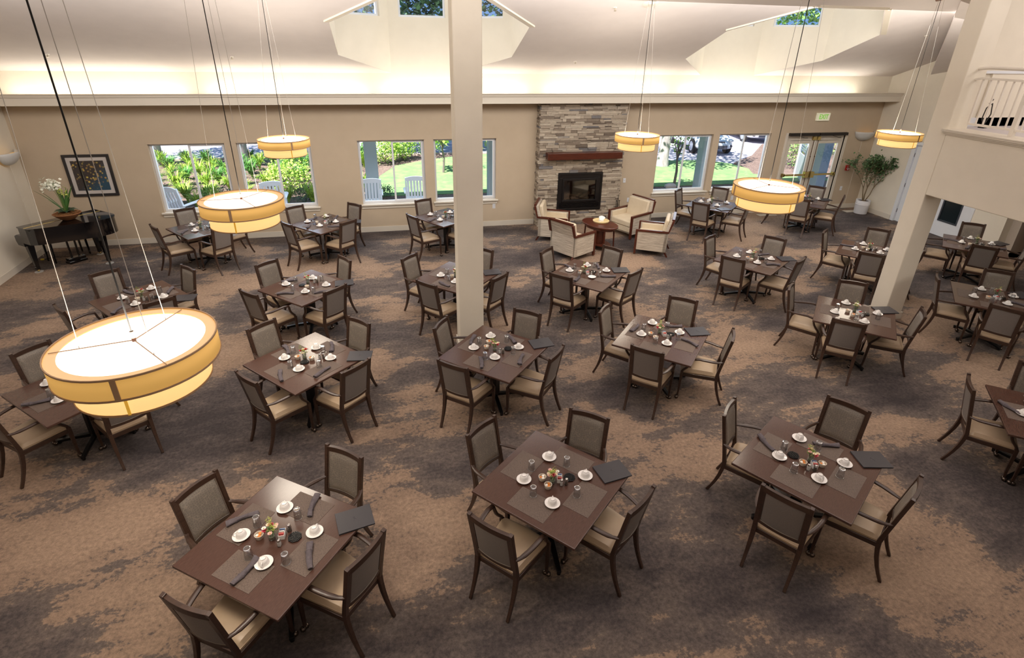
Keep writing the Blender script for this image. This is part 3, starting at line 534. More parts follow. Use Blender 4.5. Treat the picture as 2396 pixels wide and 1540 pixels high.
# ------------------------------------------------------------------ pendants
M_sh1 = mat('shade_outer', (214, 170, 100), .9, emit=(228, 176, 92), estr=.50)
M_sh2 = mat('shade_inner', (240, 208, 150), .9, emit=(255, 216, 140), estr=.80)
M_dif = mat('diffuser', (250, 246, 240), .8, emit=(255, 246, 232), estr=.98)
M_ring = mat('shade_cap', (214, 180, 138), .9, emit=(232, 186, 130), estr=.42)
M_band = mat('shade_trim', (176, 144, 112), .8)
M_seam = mat('inner_seam', (206, 160, 60), .8, emit=(220, 166, 60), estr=.5)
def pendant(x, y, label):
    R = .402; o = thing('drum_pendant', (x, y, 2.585), random.uniform(0, 1), label, 'pendant lamp', 'two-tier drum pendants')
    b = MB(); b.lathe([(R, .135), (R, .255)], 56); b.build('outer_shade', M_sh1, o, solid=.003)
    b = MB(); b.lathe([(.333, 0), (.333, .165)], 56); b.build('inner_shade', M_sh2, o, solid=.003)
    b = MB(); b.lathe([(R * .86, .251), (R, .251)], 56); b.lathe([(.333, .138), (R, .138)], 56); b.build('shade_cap', M_ring, o)
    b = MB(); b.lathe([(.001, .245), (R * .87, .245)], 48); b.build('top_diffuser', M_dif, o)
    b = MB(); b.lathe([(.001, .01), (.33, .01)], 48); b.build('bottom_diffuser', M_dif, o)
    b = MB()
    for rr, z in ((R, .257), (R, .135), (.333, .0)): b.lathe([(rr + .004, z - .006), (rr + .004, z + .005), (rr - .002, z + .005), (rr - .002, z - .006)], 56, close=True)
    for k in range(3):
        a = 2 * PI * k / 3 + .3; b.box(R - .001, R + .005, -.013, .013, .135, .257, Matrix.Rotation(a, 4, 'Z'))
    b.build('shade_trim', M_band, o)
    b = MB()
    for k in range(3): b.box(.332, .337, -.007, .007, 0, .14, Matrix.Rotation(2 * PI * k / 3 + .3, 4, 'Z'))
    b.build('inner_seam', M_seam, o)
    b = MB()
    for k in range(3):
        a = 2 * PI * k / 3 + .9; b.tube([(0, 0, .261), (R * .96 * math.cos(a), R * .96 * math.sin(a), .257)], .0028, 5)
    b.build('crossbar', M_band, o)
    zc_ = cz(y) - 2.585 - .03
    b = MB(); b.tube([(0, 0, .255), (0, 0, .315)], .011, 8); b.build('cord_socket', mat('copper_bronze', (120, 84, 66), .3, .8), o)
    b = MB(); b.tube([(0, 0, .305), (0, 0, zc_)], .0045, 6); b.build('cord', M_blk, o)
    for k in range(3):
        a = 2 * PI * k / 3 + .9; b = MB(); b.tube([(R * .62 * math.cos(a), R * .62 * math.sin(a), .259), (.05 * math.cos(a), .05 * math.sin(a), zc_)], .0018, 5); b.build('support_wire', mat('wire_grey', (168, 160, 150), .6), o)
    b = MB(); b.lathe([(.001, -.03), (.085, -.03), (.09, -.012), (.09, .0), (.001, .0)], 24, Matrix.Translation((0, 0, zc_ + .028)) @ Matrix.Rotation(-math.atan(SL), 4, 'X')); b.build('canopy', mat('canopy_brown', (128, 92, 76), .4, .4), o)
    light('pendant_glow', 'POINT', (x, y, 2.72), 9, (1, .82, .55), .12)
    light('pendant_up', 'AREA', (x, y, 2.86), 26, (1, .9, .76), .6, .6, (0, 0, 1)); light('pendant_down', 'AREA', (x, y, 2.57), 22, (1, .88, .72), .55, .55, (0, 0, -1))
for x, y, l in ((-1.42, 3.0, 'largest looking drum pendant at the left front, over carpet behind front left table'), (-1.48, 6.0, 'drum pendant in front of the second window from the left'), (-1.61, 9.83, 'small looking drum pendant hanging left of the central column, before the windows'),
                (4.53, 9.63, 'drum pendant hanging right of the stone fireplace'), (4.46, 5.71, 'large drum pendant in front of the last window before the glass doors'), (10.0, 9.32, 'drum pendant hanging farthest right, in front of the cream wall')): pendant(x, y, l)
# ------------------------------------------------------------------ dining chair
def lerp(a, b, t): return tuple(a[i] + (b[i] - a[i]) * t for i in range(len(a)))
def bez(P, n=8):
    out = []
    for i in range(n + 1):
        t = i / n; a = [Vector(p) for p in P]
        while len(a) > 1: a = [a[j].lerp(a[j + 1], t) for j in range(len(a) - 1)]
        out.append(tuple(a[0]))
    return out
def chair_proto():
    o = thing('dining_armchair')
    # seat cushion: tapered, crowned
    def seat(u, v):
        y = -.19 + .44 * v; hw = .197 + (.238 - .197) * v; x = (u * 2 - 1) * hw; e = min(1, (1 - abs(u * 2 - 1)) * 6) * min(1, min(v, 1 - v) * 7)
        bow = .02 * (1 - (u * 2 - 1) ** 2) * v
        return (x, y + bow, .425 + .048 * (e ** .35) + .008 * math.sin(PI * u) * math.sin(PI * v))
    b = MB(); b.grid(seat, 18, 16); b.prism([(-.197, -.19), (.197, -.19), (.238, .25), (0, .272), (-.238, .25)], .405, .43); b.build('seat', M_seat, o)
    b = MB(); b.bar([(-.197, -.19, .385), (.197, -.19, .385)], .022, .05); b.bar([(-.235, .235, .385), (.235, .235, .385)], .022, .05)
    for s in (-1, 1): b.bar([(s * .2, -.19, .385), (s * .237, .235, .385)], .022, .05)
    b.build('seat_frame', M_wood, o, smooth=False, bevel=.003)
    # back: posts lean and flare, curve backwards at the foot
    def by(z): return -.2 - .10 * max(0, (z - .44)) / .54 if z > .44 else -.2 - .115 * ((.44 - z) / .44) ** 1.9
    def bw(z): return .192 + .004 * (z / .98)
    for s in (-1, 1):
        pts = [(s * bw(z), by(z), z) for z in (0, .08, .16, .25, .34, .43, .52, .7, .88, .985)]
        b = MB(); b.tube(pts, [.019, .020, .022, .025, .027, .028, .026, .024, .024, .024], 4, True); b.build('leg', M_wood, o, smooth=False, bevel=.003)
        fl_ = bez([(s * .243, .235, .43), (s * .243, .24, .28), (s * .24, .235, .14), (s * .238, .245, .05)], 6)
        b = MB(); b.tube(fl_, [.026, .025, .023, .021, .019, .018, .017], 4, True); lg = b.build('leg', M_wood, o, smooth=False, bevel=.003)
        b = MB()
        for q in (-.016, .016): b.ball((s * .238 + q, .25, .026), .026, 8)
        b.tube([(s * .238, .247, .03), (s * .238, .247, .06)], .012, 6); b.build('caster', mat('dark_chrome', (104, 92, 84), .25, .9), lg)
        # arm: rises from the back post, runs forward, drops in an S to the front leg
        am = bez([(s * .2, by(.65), .655), (s * .225, -.2, .635), (s * .262, -.1, .665), (s * .268, .05, .668)], 7) + bez([(s * .27, .10, .665), (s * .272, .165, .66), (s * .258, .11, .56), (s * .248, .16, .50), (s * .243, .235, .475), (s * .243, .235, .42)], 8)[1:]
        b = MB(); n = len(am); b.tube(am, [.017] * 3 + [.022] * 6 + [.021] * 3 + [.02] * (n - 12), 8, True, None, .75); b.build('arm', M_wood, o)
    # back panel (padded front, plain back), both gently curved
    def curve(u): return -.022 * (1 - (2 * u - 1) ** 2)
    def pf(front):
        def fn(u, v):
            z = .545 + .375 * v; x = (2 * u - 1) * (.165); e = min(1, (1 - abs(2 * u - 1)) * 7, min(v, 1 - v) * 8)
            return (x, by(z) + curve(u) + ((.006 + .016 * e ** .5) if front else (-.010 - .004 * e ** .5)), z)
        return fn
    b = MB(); b.grid(pf(True), 14, 14); b.build('back_cushion', M_fabf, o)
    b = MB(); b.grid(lambda u, v: pf(False)(1 - u, v), 14, 14); bk = b.build('back_panel', M_fabb, o)
    b = MB()
    loop = lambda off: [((2 * u - 1) * .165, by(.545 + .375 * v) + curve(u) + off, .545 + .375 * v) for u, v in [(i / 8, 0) for i in range(9)] + [(1, j / 8) for j in range(1, 9)] + [(1 - i / 8, 1) for i in range(1, 9)] + [(0, 1 - j / 8) for j in range(1, 9)]]
    b.tube(loop(.008), .0035, 5); b.tube(loop(-.012), .0035, 5); b.build('piping', M_pipe, bk)
    def railb(z, h, w_, n='rail', arch=0):
        b = MB(); b.bar([((2 * u - 1) * .19, by(z) + curve(u), z + arch * (1 - (2 * u - 1) ** 2)) for u in [i / 10 for i in range(11)]], w_, h); b.build(n, M_wood, o, smooth=False, bevel=.003)
    railb(.945, .055, .032, 'top_rail', .006); railb(.522, .03, .026, 'lower_rail')
    for s in (-1, 1): # side stiles filling between panel and post
        b = MB(); b.bar([(s * .172, by(z) + curve(.96), z) for z in (.53, .7, .93)], .022, .026); b.build('stile', M_wood, o, smooth=False)
    return o
CHAIR = Proto(chair_proto())
def table_proto():
    o = thing('dining_table')
    b = MB(); h = .525; b.box(-h, h, -h, h, .703, .73); b.build('tabletop', M_tablew, o, smooth=False, bevel=.006)
    b = MB(); b.box(-.30, .30, -.03, .03, .665, .703); b.box(-.03, .03, -.30, .30, .665, .703); b.build('top_support', M_blk, o, smooth=False)
    b = MB(); b.box(-.05, .05, -.05, .05, .05, .68); b.build('column', M_blk, o, smooth=False, bevel=.006)
    for k in range(4):
        M = Matrix.Rotation(PI / 4 + k * PI / 2, 4, 'Z'); b = MB()
        b.tube([(.0, 0, .075), (.2, 0, .062), (.40, 0, .035)], [.036, .033, .028], 4, True, M, .8); b.tube([tuple(M @ Vector((.385, 0, 0))), tuple(M @ Vector((.385, 0, .03)))], .02, 8); b.build('foot', M_blk, o, smooth=False, bevel=.004)
    return o
TABLE = Proto(table_proto())
# ------------------------------------------------------------------ tableware
def cup_proto():
    o = thing('coffee_cup')
    b = MB(); pr = [(.041, 0), (.0405, .012), (.037, .03), (.029, .045), (.021, .051), (.0205, .057), (.018, .057), (.017, .052), (.001, .051)]; b.lathe(pr, 22); b.build('bowl', M_china, o)
    b = MB(); b.tube(bez([(.038, 0, .014), (.062, 0, .008), (.066, 0, .034), (.045, 0, .043), (.03, 0, .042)], 8), .0042, 6); b.build('handle', M_china, o); return o
def saucer_proto():
    b = MB(); b.lathe([(.001, .004), (.028, .004), (.032, .006), (.052, .010), (.066, .016), (.068, .019), (.066, .019), (.05, .013), (.03, .0105), (.001, .0105)], 28); return b.build('saucer', M_china)
def glass_proto():
    o = thing('water_glass')
    b = MB(); n = 24; b.lathe([(.033, 0), (.0335, .002), (.027, .088), (.0262, .094), (.001, .094)], n); b.lathe([(.031, .001), (.0255, .082), (.001, .083)], n); b.build('tumbler', M_glass, o)
    b = MB(); b.lathe([(.0268, .088), (.0268, .096), (.021, .0975), (.0205, .09)], 20, close=True); b.lathe([(.0345, 0), (.0345, .0025), (.0325, .0025), (.0325, 0)], 24, close=True); b.build('rim', glassmat('glass_rim', (236, 240, 244), .42, .12), o); return o
def napkin_proto(k):
    b = MB(); rng = random.Random(k); L = .25; n = 14
    def fn(u, v):
        a = 2 * PI * v; x = (u - .5) * L; w_ = 1 + .18 * math.sin(u * 7 + k) * math.sin(a * 2 + k) + .10 * math.sin(a * 3 + u * 5)
        r = (.021 - .006 * (u if k % 2 else 1 - u) + (.005 if .30 < u < .36 else 0)) * w_
        bend = (.012 * math.sin(PI * u)) * (1 if k % 3 else -1)
        return (x, r * 1.25 * math.cos(a) + bend, .017 + r * .8 * math.sin(a))
    b.grid(fn, 22, 14)
    for s in (0, 1):  # spiral folds in the open ends
        pts = [((s - .5) * L * .985, .016 * (1 - t) * math.cos(7 * t) + .0, .017 + .013 * (1 - t) * math.sin(7 * t)) for t in [i / 14 for i in range(15)]]
        b.tube(pts, .0035, 5)
    b.add([( (s - .5) * L * .97, r_ * math.cos(a), .017 + .6 * r_ * math.sin(a)) for s in (0, 1) for r_, a in [(.016, i * PI / 4) for i in range(8)]], [tuple(range(8)), tuple(range(15, 7, -1))])
    return b.build('napkin_roll', M_nap)
def menu_proto():
    o = thing('menu_folder'); b = MB(); b.box(-.145, .145, -.115, .115, .009, .013); b.box(-.145, .145, -.115, .115, 0, .004); b.box(-.145, .145, .107, .115, .004, .009); b.build('cover', M_menu, o, smooth=False, bevel=.0015)
    b = MB(); b.box(-.14, .14, -.108, .106, .004, .009); b.build('pages', mat('menu_pages', (90, 86, 88), .8), o, smooth=False)
    b = MB(); b.tube([(-.01, -.02, .0132), (.005, .01, .0132), (-.002, .03, .0132), (-.012, .015, .0132), (.014, -.008, .0132), (.02, -.03, .0132)], .0016, 4); b.build('embossed_mark', mat('emboss', (66, 62, 67), .3), o); return o
def ramekin_proto():
    b = MB(); b.lathe([(.001, 0), (.027, 0), (.029, .003), (.033, .036), (.0355, .037), (.0355, .041), (.032, .041), (.029, .012), (.001, .010)], 24); return b.build('ramekin', mat('cream_china', (226, 214, 196), .25))
def shaker_proto(fill):
    o = thing('salt_shaker' if fill == 'salt' else 'pepper_shaker')
    b = MB(); b.prism([(.016, .009), (.009, .016), (-.009, .016), (-.016, .009), (-.016, -.009), (-.009, -.016), (.009, -.016), (.016, -.009)], 0, .052)
    b.build('glass_body', M_glass, o, smooth=False)
    b = MB(); b.box(-.011, .011, -.011, .011, .003, .04); b.build('filling', mat('salt_fill', (226, 224, 220), .8) if fill == 'salt' else mat('pepper_fill', (96, 86, 76), .9), o, smooth=False)
    b = MB(); b.lathe([(.0155, .052), (.0155, .06), (.012, .068), (.001, .071)], 14); b.build('cap', M_chrome, o); return o
def trivet_proto():
    o = thing('candle_trivet'); M_t = mat('trivet_black', (16, 15, 16), .3)
    b = MB(); P8 = [(.055 * math.cos(PI / 8 + k * PI / 4), .055 * math.sin(PI / 8 + k * PI / 4)) for k in range(8)]; b.prism(P8, 0, .010); b.build('base', M_t, o, smooth=False, bevel=.002)
    b = MB()
    for k in range(-3, 4): L_ = math.sqrt(.05 ** 2 - (k * .0125) ** 2) * .95; b.box(-L_, L_, k * .0125 - .0018, k * .0125 + .0018, .010, .015); b.box(k * .0125 - .0018, k * .0125 + .0018, -L_, L_, .010, .015)
    b.build('grid', M_t, o, smooth=False); return o
def caddy_proto():
    b = MB(); x, y, h = .038, .022, .042; b.box(-x, x, -y, y, 0, .004)
    for s in (-1, 1): b.box(-x, x, s * y - .002, s * y + .002, 0, h); b.box(s * x - .002, s * x + .002, -y, y, 0, h)
    return b.build('sugar_caddy', M_china, smooth=False, bevel=.0015)
def leafm(n, rgb): return mat(n, rgb, .6)
GREEN = [leafm('sprig_green', (122, 146, 58)), leafm('leaf_green', (74, 104, 48)), leafm('lime_green', (168, 178, 76))]
def petal(b, c, r, n, tilt, rot, cup=.3, w_=.5):
    for k in range(n):
        M = Matrix.Translation(c) @ Matrix.Rotation(rot, 4, 'Z') @ Matrix.Rotation(2 * PI * k / n, 4, 'Z') @ Matrix.Rotation(-tilt, 4, 'Y')
        b.add([(0, 0, 0), (r * .45, r * w_, cup * r * .5), (r, r * w_ * .5, cup * r), (r, -r * w_ * .5, cup * r), (r * .45, -r * w_, cup * r * .5)], [(0, 4, 3, 2, 1)], M)
PINK = mat('pink_petals', (214, 92, 110), .6); CREAMF = mat('cream_petals', (240, 224, 196), .6); BLUSH = mat('blush_petals', (236, 188, 178), .6); RED = mat('coral_petals', (204, 74, 72), .6); WHITEF = mat('white_petals', (238, 236, 230), .6)
def bouquet_proto(k):
    rng = random.Random(100 + k); o = thing('flower_vase')
    b = MB(); b.lathe([(.001, .0), (.024, 0), (.027, .004), (.027, .03), (.025, .055), (.029, .072)], 20); b.build('glass_vase', M_glass, o)
    b = MB()
    for i in range(9): a = i * .7 + k; b.tube([(.008 * math.cos(a), .008 * math.sin(a), .005), (.02 * math.cos(a), .02 * math.sin(a), .075), (.035 * math.cos(a), .035 * math.sin(a), .11)], .0018, 4)
    b.build('stems', GREEN[1], o)
    b = MB(); b.lathe([(.001, .004), (.022, .004), (.024, .03), (.001, .03)], 14); b.build('pebbles', mat('vase_water', (120, 128, 104), .3), o)
    for gi in (0, 1, 2):
        b = MB(); sp = rng.uniform(0, 6.28)
        for i in range(70):
            if gi == 0: # tall sprig
                t = rng.random(); c_ = Vector((.035 * math.cos(sp) * t + rng.gauss(0, .010), .035 * math.sin(sp) * t + rng.gauss(0, .010), .09 + .10 * t)); r = .012
            elif gi == 1: a = rng.uniform(0, 6.28); q = rng.uniform(.1, 1) * .05; c_ = Vector((q * math.cos(a), q * math.sin(a), .125 - q * .7 + rng.gauss(0, .006))); r = .017
            else: a = sp + rng.gauss(0, .7); q = rng.uniform(.3, 1) * .05; c_ = Vector((q * math.cos(a), q * math.sin(a), .13 - q * .4 + rng.gauss(0, .006))); r = .012
            M = Matrix.Translation(c_) @ Matrix.Rotation(rng.uniform(0, 6.28), 4, 'Z') @ Matrix.Rotation(rng.uniform(-1, .4), 4, 'Y')
            b.add([(0, 0, 0), (r * .5, r * .3, .001), (r, 0, 0), (r * .5, -r * .3, .001)], [(0, 1, 2, 3)], M)
        b.build('foliage', GREEN[(gi + k) % 3 if gi else (k + 2) % 3 if k % 2 else 2], o)
    cols = [(PINK, CREAMF, BLUSH, WHITEF), (RED, CREAMF, WHITEF, CREAMF), (PINK, BLUSH, CREAMF, CREAMF), (CREAMF, WHITEF, CREAMF, BLUSH)][k]
    for i in range(7):
        a = rng.uniform(0, 1) + i * 2.4; q = .045 if i else .03; q *= rng.uniform(.7, 1.1); c_ = (q * math.cos(a), q * math.sin(a), .125 - q * .45 + rng.uniform(-.01, .014)); m_ = cols[min(i // 2, 3)]
        b = MB()
        if i < 2 and m_ in (PINK, RED):
            b.ball(c_, .013, 8)
            for q_, (tl, rr) in enumerate(((1.2, .019), (.8, .021), (.35, .024))): petal(b, c_, rr, 6, tl, q_ * .5 + i, .25, .5)
        else: petal(b, c_, .021, 8, .35, a, .1, .28); petal(b, c_, .014, 6, .7, a + .3, .1, .3)
        f_ = b.build('blossom', m_, o, smooth=False)
        if not (i < 2 and m_ in (PINK, RED)): b = MB(); b.ball((c_[0], c_[1], c_[2] + .004), .0048, 6); b.build('flower_centre', mat('stamen', (186, 150, 60), .7), f_)
    return o
def mat_proto():
    b = MB(); b.box(-.187, .187, -.125, .125, 0, .0022); return b.build('placemat', M_mat, smooth=False)
def pod_proto(c_, nm):
    b = MB(); b.lathe([(.001, 0), (.008, 0), (.011, .013), (.0125, .0135), (.0125, .015), (.001, .015)], 12); return b.build(nm, c_)
def packet_proto(nm, rgb):
    b = MB(); b.box(-.02, .02, -.0045, .0045, 0, .05); return b.build(nm, mat(nm + '_paper', rgb, .7), smooth=False, bevel=.001)
CUP, SAUCER, GLASS, MENU, RAM, SALT, PEPPER, TRIVET, CADDY, PMAT = [Proto(x) for x in (cup_proto(), saucer_proto(), glass_proto(), menu_proto(), ramekin_proto(), shaker_proto('salt'), shaker_proto('pepper'), trivet_proto(), caddy_proto(), mat_proto())]
NAPS = [Proto(napkin_proto(k)) for k in range(4)]; BOUQ = [Proto(bouquet_proto(k)) for k in range(4)]
POD = {'orange': Proto(pod_proto(mat('pod_orange', (214, 128, 48), .5), 'creamer_pod')), 'white': Proto(pod_proto(mat('pod_white', (236, 230, 220), .5), 'creamer_pod'))}
PKT = {n: Proto(packet_proto('sugar_packet', c_)) for n, c_ in (('pink', (206, 92, 88)), ('white', (232, 228, 220)), ('blue', (120, 140, 176)))}
PKT['pink'].o.data.materials[0] = mat('packet_pink', (206, 92, 88), .7); PKT['white'].o.data.materials[0] = mat('packet_white', (232, 228, 220), .7); PKT['blue'].o.data.materials[0] = mat('packet_blue', (120, 140, 176), .7)
DESC = {1: 'front-row left table', 2: 'front-row middle table', 3: 'front-row right table', 4: 'left-edge table under the largest pendant', 5: 'second-row table left of the column', 6: 'table touching the column foot', 7: 'second-row table between column and pier',
        8: 'table in front of the pier foot', 9: 'nearer table right of the pier', 10: 'farther table right of the pier', 11: 'table cut off by the right edge', 12: 'table left of the pier, behind', 13: 'third-row table right of the armchairs', 14: 'table in front of the armchairs',
        15: 'table half hidden by the column', 16: 'third-row table left of the column', 17: 'table behind the largest pendant', 18: 'back table nearest the piano', 19: 'back table between left window pairs', 20: 'back table left of the column', 21: 'back table right of the fireplace', 22: 'table by the glass doors'}
SEAT = ['far left', 'far right', 'near right', 'near left']
DC = [(-.12, .25), (.26, .16), (.22, -.23), (-.21, -.12)]; DG = [(.03, .25), (.26, 0), (-.01, -.255), (-.225, .045)]; DN = [(0, .40, 30), (.39, 0, -70), (-.02, -.39, -60), (-.39, 0, 40)]
TZ = .73; PMZ = TZ + .0022
def seat_of(x, y): return max(range(4), key=lambda i: (y, x, -y, -x)[i])
def assign(items, defs, fill):
    res_ = [None] * 4; items = list(items)
    for it in items:
        d = sorted(range(4), key=lambda i: (it[0] - defs[i][0]) ** 2 + (it[1] - defs[i][1]) ** 2)
        for i in d:
            if res_[i] is None: res_[i] = it; break
    return [(r_ if r_ is not None else (defs[i] if fill else None)) for i, r_ in enumerate(res_)]
for tid, D_ in TABLES.items():
    tx, ty, ta = D_['t']; ta = math.radians(ta); desc = DESC[tid]; cs, sn = math.cos(ta), math.sin(ta); rng = random.Random(tid)
    def W(lx_, ly_, z=TZ): return (tx + cs * lx_ - sn * ly_, ty + sn * lx_ + cs * ly_, z)
    TABLE.put((tx, ty, 0), ta, 'square dark walnut dining table, set for four: ' + desc, 'table', 'square dining tables')
    for i, (hx, hy, hr) in enumerate(D_['ch']):
        face = ta + math.radians(hr); wx_, wy_, _ = W(hx, hy, 0)
        # back-top centre sits .30 behind the chair origin
        wx_ += .30 * math.cos(face); wy_ += .30 * math.sin(face)
        CHAIR.put((wx_, wy_, 0), face - PI / 2, 'dark wood armchair, beige seat, %s side of %s' % (SEAT[i], desc), 'chair', 'dining armchairs')
    for i, (px_, py_, rr) in enumerate(((0, .335, 0), (.335, 0, 1), (0, -.335, 0), (-.335, 0, 1))):
        PMAT.put(W(px_, py_), ta + rr * PI / 2, 'dark woven placemat, %s side of %s' % (SEAT[i], desc), 'placemat', 'woven placemats')
    lim = lambda p, m_=.49: (max(-m_, min(m_, p[0])), max(-m_, min(m_, p[1]))) + tuple(p[2:])
    C4 = assign(D_['c'], DC, True); G4 = assign(D_['g'], DG, True)
    if 'o' in D_: C4[3] = None
    taken = []
    for i in range(4):
        if C4[i] is None: continue
        x_, y_ = lim(C4[i], .44); a = rng.uniform(0, 6.28)
        if tid == 1: a = [3.3, 1.6, 1.2, 4.6][i] - ta
        SAUCER.put(W(x_, y_, PMZ), a, 'white saucer under the cup, %s of %s' % (SEAT[i], desc), 'saucer', 'white saucers')
        CUP.put(W(x_, y_, PMZ + .0105), ta + a, 'upturned white coffee cup, %s of %s' % (SEAT[i], desc), 'cup', 'upturned coffee cups'); taken.append((x_, y_, .07))
    if 'o' in D_: SAUCER.put(W(*lim(D_['o']), PMZ), 0, 'empty white saucer without a cup, near side of ' + desc, 'saucer', 'white saucers'); taken.append((*D_['o'], .07))
    def free(x_, y_, r):
        for _ in range(6):
            for (a_, b_, q) in taken:
                d = math.hypot(x_ - a_, y_ - b_)
                if d < r + q:
                    s_ = (r + q + .002) / max(d, 1e-3); x_, y_ = a_ + (x_ - a_) * s_, b_ + (y_ - b_) * s_
        return x_, y_
    for i in range(4):
        x_, y_ = free(*lim(G4[i], .46), .035); taken.append((x_, y_, .035))
        GLASS.put(W(x_, y_, PMZ), rng.uniform(0, 6), 'upturned ribbed water glass, %s of %s' % (SEAT[i], desc), 'glass', 'upturned water glasses')
    v = D_.get('v', (.01, .02)); v = (max(-.1, min(.15, v[0])), max(-.06, min(.08, v[1]))); x_, y_ = free(v[0], v[1], .03); taken.append((x_, y_, .03))
    kinds = {1: 0, 2: 0, 3: 2, 5: 1, 6: 2, 7: 2, 8: 3, 9: 2, 10: 3, 12: 1, 13: 0, 14: 1, 15: 1, 16: 1, 17: 1, 18: 3, 19: 3, 20: 1, 21: 3, 22: 0}
    names = ['pink roses, cream daisies and lime sprigs', 'coral blossom with white and cream flowers', 'pink bloom among blush and cream flowers', 'cream flowers and greenery']
    k_ = kinds.get(tid, 3); BOUQ[k_].put(W(x_, y_, TZ), rng.uniform(0, 6.28), 'vase of %s on %s' % (names[k_].split(',')[0].split(' with')[0].split(' among')[0].split(' and')[0], desc), 'vase of flowers', 'flower centrepieces')
    rs = D_['r'] or [(-.06, .08)]
    if len(rs) == 1 and tid in (1, 4, 9, 11, 14, 16, 17, 18, 19, 20, 21, 22): pass
    pods = 0
    for j, p in enumerate(rs):
        x_, y_ = free(max(-.2, min(.2, p[0])), max(-.2, min(.2, p[1])), .036); taken.append((x_, y_, .036))
        RAM.put(W(x_, y_, TZ), 0, 'small cream ramekin of creamers%s on %s' % ('' if len(rs) == 1 else (', left one' if j == 0 else ', right one'), desc), 'ramekin', 'cream ramekins')
        if tid <= 9 or tid in (13, 14):
            for q, (ax, ay) in enumerate(((.012, 0), (-.011, .009), (-.008, -.012))):
                col_ = 'orange' if (q + j + tid) % 2 else 'white'
                wx_, wy_, _ = W(x_ + ax, y_ + ay); POD[col_].put((wx_, wy_, TZ + .0215 + .004 * (q == 0)), q, 'tiny %s creamer pod in ramekin on %s' % (col_, desc), 'creamer', 'creamer pods on ' + desc)
    if 'y' in D_ or tid in (2, 3, 4, 9):
        y0_ = D_.get('y', (.04, -.04)); x_, y_ = free(y0_[0], y0_[1], .042); taken.append((x_, y_, .042)); r_ = ta + PI / 4 - .2
        CADDY.put(W(x_, y_, TZ), r_, 'rectangular white sugar caddy on ' + desc, 'sugar caddy', 'sugar caddies')
        for q, n_ in enumerate(('pink', 'white', 'blue')):
            wx_, wy_, _ = W(x_, y_); d_ = (q - 1) * .0225; pk = PKT[n_].put((wx_ + d_ * math.cos(r_), wy_ + d_ * math.sin(r_), TZ + .0045), r_ + PI / 2, '%s sugar packet standing in the caddy on %s' % (n_, desc), 'sugar packet', 'sugar packets')
    ss = D_['s'] or [(.0, -.08)]
    if len(ss) == 1: ss = ss + [(ss[0][0] + .035, ss[0][1] - .03)]
    for j, p in enumerate(ss[:2]):
        x_, y_ = free(max(-.2, min(.2, p[0])), max(-.2, min(.2, p[1])), .018); taken.append((x_, y_, .018))
        (SALT, PEPPER)[j].put(W(x_, y_, TZ), ta + .4, ('glass salt shaker with chrome cap on ' if j == 0 else 'glass pepper shaker with chrome cap on ') + desc, 'shaker', 'salt and pepper shakers')
    kk = D_.get('k', (.13, -.09)); x_, y_ = free(kk[0], kk[1], .056); taken.append((x_, y_, .056))
    TRIVET.put(W(x_, y_, PMZ), ta, 'black octagonal lattice trivet on ' + desc, 'trivet', 'black lattice trivets')
    nn = [n_ for n_ in D_['n']]
    if not nn and tid in (4, 22, 11, 21): nn = [(*DN[i][:2], .25, DN[i][2]) for i in (0, 1, 3)]
    if tid in (9, 10, 12, 15): nn += [(*DN[i][:2], .25, DN[i][2]) for i in (2,)] if tid != 9 else []
    for j, (x_, y_, L_, a_) in enumerate(nn):
        s_ = seat_of(x_, y_); x_, y_ = lim((x_, y_), .40)
        pr_ = NAPS[(j + tid) % 4]; q = pr_.put(W(x_, y_, PMZ), ta + math.radians(a_), 'charcoal napkin roll, %s of %s' % (SEAT[s_], desc), 'napkin', 'rolled charcoal napkins')
    m_ = D_.get('m', (.44, -.41, -45)) if tid not in (21,) else (-.30, -.36, -37)
    MENU.put(W(m_[0], m_[1], PMZ), ta + math.radians(m_[2]), 'dark menu folder on the corner of ' + desc, 'menu', 'menu folders')
# ------------------------------------------------------------------ fireplace
o = thing('stone_fireplace', (4.82, WY, 0), 0, 'grey and beige stacked ledgestone fireplace rising up to the cove', 'fireplace')
rng = random.Random(5); b = MB(); x0, x1, yf, zt_ = -1.16, 1.08, -.25, 3.05
BX0, BX1, BZ0, BZ1 = -.63, .56, .40, 1.36; z = 0
def stone_run(fix, lo, hi, z, h, side):
    p = lo
    while p < hi - .02:
        L_ = rng.choice((.1, .16, .22, .3, .4)) * rng.uniform(.8, 1.2); q = min(p + L_, hi)
        if hi - q < .05: q = hi
        hh = [(z, z + h)] if rng.random() < .6 or h < .05 else [(z, z + h / 2), (z + h / 2, z + h)]
        for za, zb in hh:
            d = rng.uniform(0, .035); val = rng.random(); g_ = .0018
            if side == 'f': b.box(p + g_, q - g_, fix - d, fix + .05, za + g_, zb - g_, None, val)
            elif side == 'l': b.box(fix - d, fix + .05, p + g_, q - g_, za + g_, zb - g_, None, val)
            else: b.box(fix - .05, fix + d, p + g_, q - g_, za + g_, zb - g_, None, val)
        p = q
while z < zt_:
    h = min(rng.choice((.036, .045, .055, .07)), zt_ - z + .001)
    if z + h > BZ0 + .01 and z < BZ1 - .01: stone_run(yf, x0 + .02, BX0, z, h, 'f'); stone_run(yf, BX1, x1 - .02, z, h, 'f')
    else: stone_run(yf, x0 + .02, x1 - .02, z, h, 'f')
    stone_run(x0 + .02, yf - .01, 0, z, h, 'l'); stone_run(x1 - .02, yf - .01, 0, z, h, 'r'); z += h
m = mat('ledgestone', (150, 138, 122), .85); t = NT(m); bs = t.n['Principled BSDF']; at_ = t.a('ShaderNodeAttribute', attribute_name='tone')
